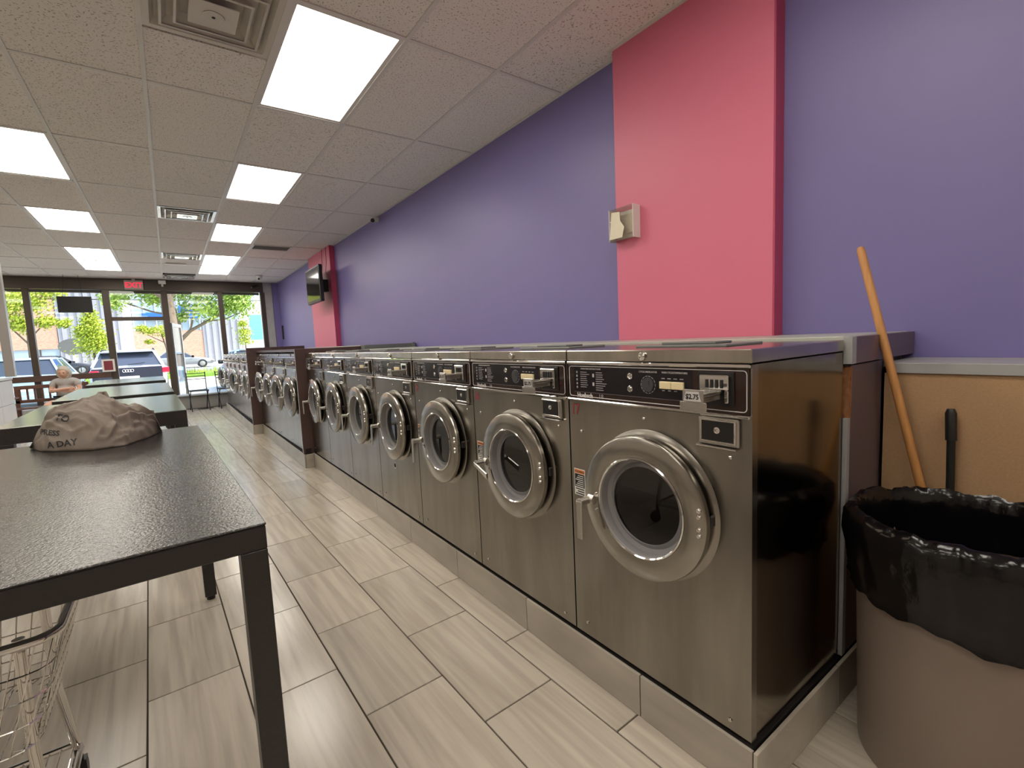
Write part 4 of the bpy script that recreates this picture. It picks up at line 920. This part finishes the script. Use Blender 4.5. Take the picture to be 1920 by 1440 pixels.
bd = thing('commercial_building', 'brick and grey-sided commercial building across the street', 'building', (0, 62, .2))
MB().box((-34, .12, 0), (6.9, 12, 10)).build('core', m_pale, bd)
MB().box((-34, -.1, 2.1), (-8.42, .11, 10)).build('brick_wall', m_brick, bd); MB().box((-34, -.02, .5), (-8.42, .11, 2.09)).build('window_band', m_win, bd)
for k in range(9): MB().box((-33+k*2.9, -.12, .5), (-32.9+k*2.9, -.021, 2.09)).build('mullion', m_alu, bd)
def siding(x0, x1, z0, z1):
    k = 0; x = x0
    while x < x1-.05:
        MB().box((x, -.25 if k % 2 else -.16, z0), (min(x+.30, x1), .11, z1)).build('siding_rib', m_corr, bd); x += .30; k += 1
siding(-8.36, -3.45, 0, 8.5); siding(3.22, 6.80, 0, 4.75)
MB().box((-3.44, -.12, 0), (-2.76, .11, 8.5)).build('white_pier', m_pale, bd)
MB().box((-2.75, -.1, 0), (3.21, .11, 3.6)).build('brick_wall', m_brick, bd); MB().box((-2.75, -.02, 3.62), (3.21, .11, 9)).build('upper_glazing', m_win, bd)
MB().box((3.22, .0, 4.77), (6.80, .11, 9)).build('upper_glazing', m_win, bd)
for k in range(7): MB().box((-2.7+k*.95, -.1, 3.62), (-2.6+k*.95, -.021, 9)).build('mullion', m_pale, bd)
for x0, x1, z0, z1 in ((-1.9, .35, 4.7, 5.5), (1.2, 3.1, 4.9, 6.2)): MB().box((x0, -.35, z0), (x1, -.12, z1)).build('blue_sign', mat('blue sign', (.02, .12, .62), .4), bd, bevel=.05)
tag(MB().spin([(1.0, -.06), (1.0, .06)], (0,0,0), 'Y', 40).build('oval_sign', mat('grey sign', (.10, .10, .095), .6), None), 'grey oval sign on a post in front of the grey siding', 'sign')
so = bpy.data.objects['oval_sign']; so.location = (-6.95, 58.0, 2.40); so.scale = (1.03, 1, .72)
MB().box((-.12, -.05, -3.05), (.12, .05, -.9)).build('post', m_conc, so)
b2 = thing('white_building', 'white building with blue-tinted glass right of the siding', 'building', (0, 62, .2))
MB().box((7.3, 3, 0), (26, 12, 6.5)).build('wall', m_pale, b2)
for k in range(5): MB().box((8.2+k*1.7, 2.9, 2.4), (9.5+k*1.7, 2.99, 5.4)).build('window', mat('blue glass', (.10, .35, .55), .1, spec=1.), b2)
wr = thing('power_line', 'two thin power lines crossing above the street', 'cable')
for z_ in (5.35, 5.9): MB().tube([(-30+k*6, 44, z_+.012*(k-5)**2) for k in range(11)], .03, 6).build('cable', m_black, wr)

# trees
def leaves(center, rad, n_, size, seedv, shell=.0, flat=1.):
    rnd = random.Random(seedv); mb = MB()
    for _ in range(n_):
        c = center[rnd.randrange(len(center))]; d = Vector((rnd.gauss(0,1), rnd.gauss(0,1), rnd.gauss(0,1)))*.55
        p = Vector(c[:3])+Vector((d.x*c[3], d.y*c[3], d.z*c[3]*flat)); a = Vector((rnd.gauss(0,1), rnd.gauss(0,1), rnd.gauss(0,1))).normalized(); b_ = a.orthogonal().normalized(); q = a.cross(b_); s = size*rnd.uniform(.6, 1.3)
        mb.add([p-b_*s, p+q*s*.5, p+b_*s, p-q*s*.5], [(0,1,2,3)])
    return mb
def tree(label, loc, limbs, blobs, n_, size, m_, seedv, flat=.8):
    t = thing('tree', label, 'tree', loc)
    tr = limbs[0]; MB().tube([p[:3] for p in tr], [p[3] for p in tr], 10).build('trunk', m_bark, t, smooth=60)
    for lb in limbs[1:]: MB().tube([p[:3] for p in lb], [p[3] for p in lb], 8).build('branch', m_bark, t, smooth=60)
    o = leaves(blobs, None, n_, size, seedv, flat=flat).build('foliage', m_, t); o['kind'] = 'stuff'
    return t
rnd = random.Random(3)
bl = [(rnd.uniform(-2.6, 4.9), rnd.uniform(-1.5, 1.5), rnd.uniform(3.9, 6.8), rnd.uniform(.4, .8)) for _ in range(62)]+[(2.2, 0, 3.9, .7), (3.2, 0, 4.0, .7), (1.4, 0, 4.1, .6), (4.2, 0, 4.3, .6), (.9, 0, 3.6, .35)]
tree('large spreading tree behind the open door, limbs reaching right', (0, 35.8, .0), [[(.40, 0, 0, .20), (.45, 0, 1.2, .17), (.62, 0, 2.1, .15)],
     [(.62, 0, 2.1, .13), (1.2, 0, 2.7, .10), (2.2, 0, 3.3, .08), (3.4, 0, 4.0, .06), (4.6, 0, 5.0, .03)], [(.62, 0, 2.1, .11), (.72, 0, 3.0, .09), (.55, 0, 3.9, .07), (.3, 0, 5.2, .04)],
     [(2.2, 0, 3.3, .05), (3.1, .2, 3.4, .04), (4.2, .2, 3.9, .02)], [(.6, 0, 3.6, .06), (-.6, 0, 3.9, .05), (-2.0, 0, 4.5, .04), (-2.9, 0, 5.2, .02)], [(1.2, 0, 2.7, .06), (1.5, 0, 3.8, .05), (2.2, 0, 5.2, .03)]], bl, 17000, .10, m_leaf, 11, flat=.75)
tree('thick-trunked tree directly behind the doorway post', (0, 29.5, -.1), [[(.28, 0, 0, .34), (.22, 0, 2.2, .31), (.15, 0, 4.4, .27)], [(.15, 0, 4.2, .16), (-1.2, 0, 5.2, .1)], [(.15, 0, 4.2, .16), (1.3, 0, 5.4, .1)]], [(-1.6, 0, 5.5, .7), (1.4, 0, 5.6, .8), (0, 0, 5.8, .9), (-.9, 0, 4.9, .4)], 2200, .10, m_leaf, 12)
tree('bright yellow-green conical tree past the oval sign', (-3.85, 40, .1), [[(0, 0, 0, .09), (0, 0, 2.5, .05), (0, 0, 4.0, .02)]], [(0, 0, 1.9, .75), (0, 0, 2.5, .72), (.05, 0, 3.1, .55), (0, 0, 3.6, .38), (0, 0, 4.1, .22), (-.35, 0, 2.9, .4), (.3, 0, 2.3, .5)], 6500, .085, m_leafy, 13, flat=.7)
tree('thin young tree seen through the doorway', (-.10, 40, .1), [[(0, 0, 0, .06), (0, 0, 1.6, .05), (-.2, 0, 2.6, .03)], [(-.05, 0, 2.0, .03), (-1.0, 0, 2.6, .02)]], [(-.3, 0, 2.9, .45), (-.8, 0, 2.8, .35), (-1.2, 0, 3.0, .3), (-.9, 0, 2.1, .2), (.1, 0, 2.5, .3)], 1500, .075, m_leafy, 14, flat=.6)
tree('slim young tree seen above the far washers', (4.65, 40, .1), [[(0, 0, 0, .05), (0, 0, 2, .035), (0, 0, 3.2, .015)]], [(0, 0, 2.0, .45), (0, 0, 2.6, .40), (-.05, 0, 3.2, .25)], 1300, .075, m_leafy, 15)
tree('slender forked tree in front of the brick wall, far left', (-6.75, 40, .1), [[(0, 0, 0, .09), (0, 0, 2.2, .07), (.1, 0, 4.6, .03)], [(0, 0, 2.2, .05), (-.8, 0, 3.4, .03)], [(0, 0, 2.4, .04), (.7, 0, 3.3, .03)]], [(-.8, 0, 4.2, .6), (-.2, 0, 4.9, .7), (.5, 0, 4.6, .6), (1.2, 0, 5.4, .6), (-.2, 0, 3.4, .5), (.9, 0, 3.5, .35), (1.7, 0, 3.4, .25), (-1.0, 0, 5.6, .6)], 6500, .09, m_leafy, 16, flat=.8)

tag(MB().spin([(.0001, .0), (.02, .001), (.014, .008), (.0001, .012)], (0,0,0), 'Z', 9).build('floor_debris', m_black, None, loc=(.345, 1.335, .001)), 'small black scrap on the floor tiles by the closest table leg', 'debris')
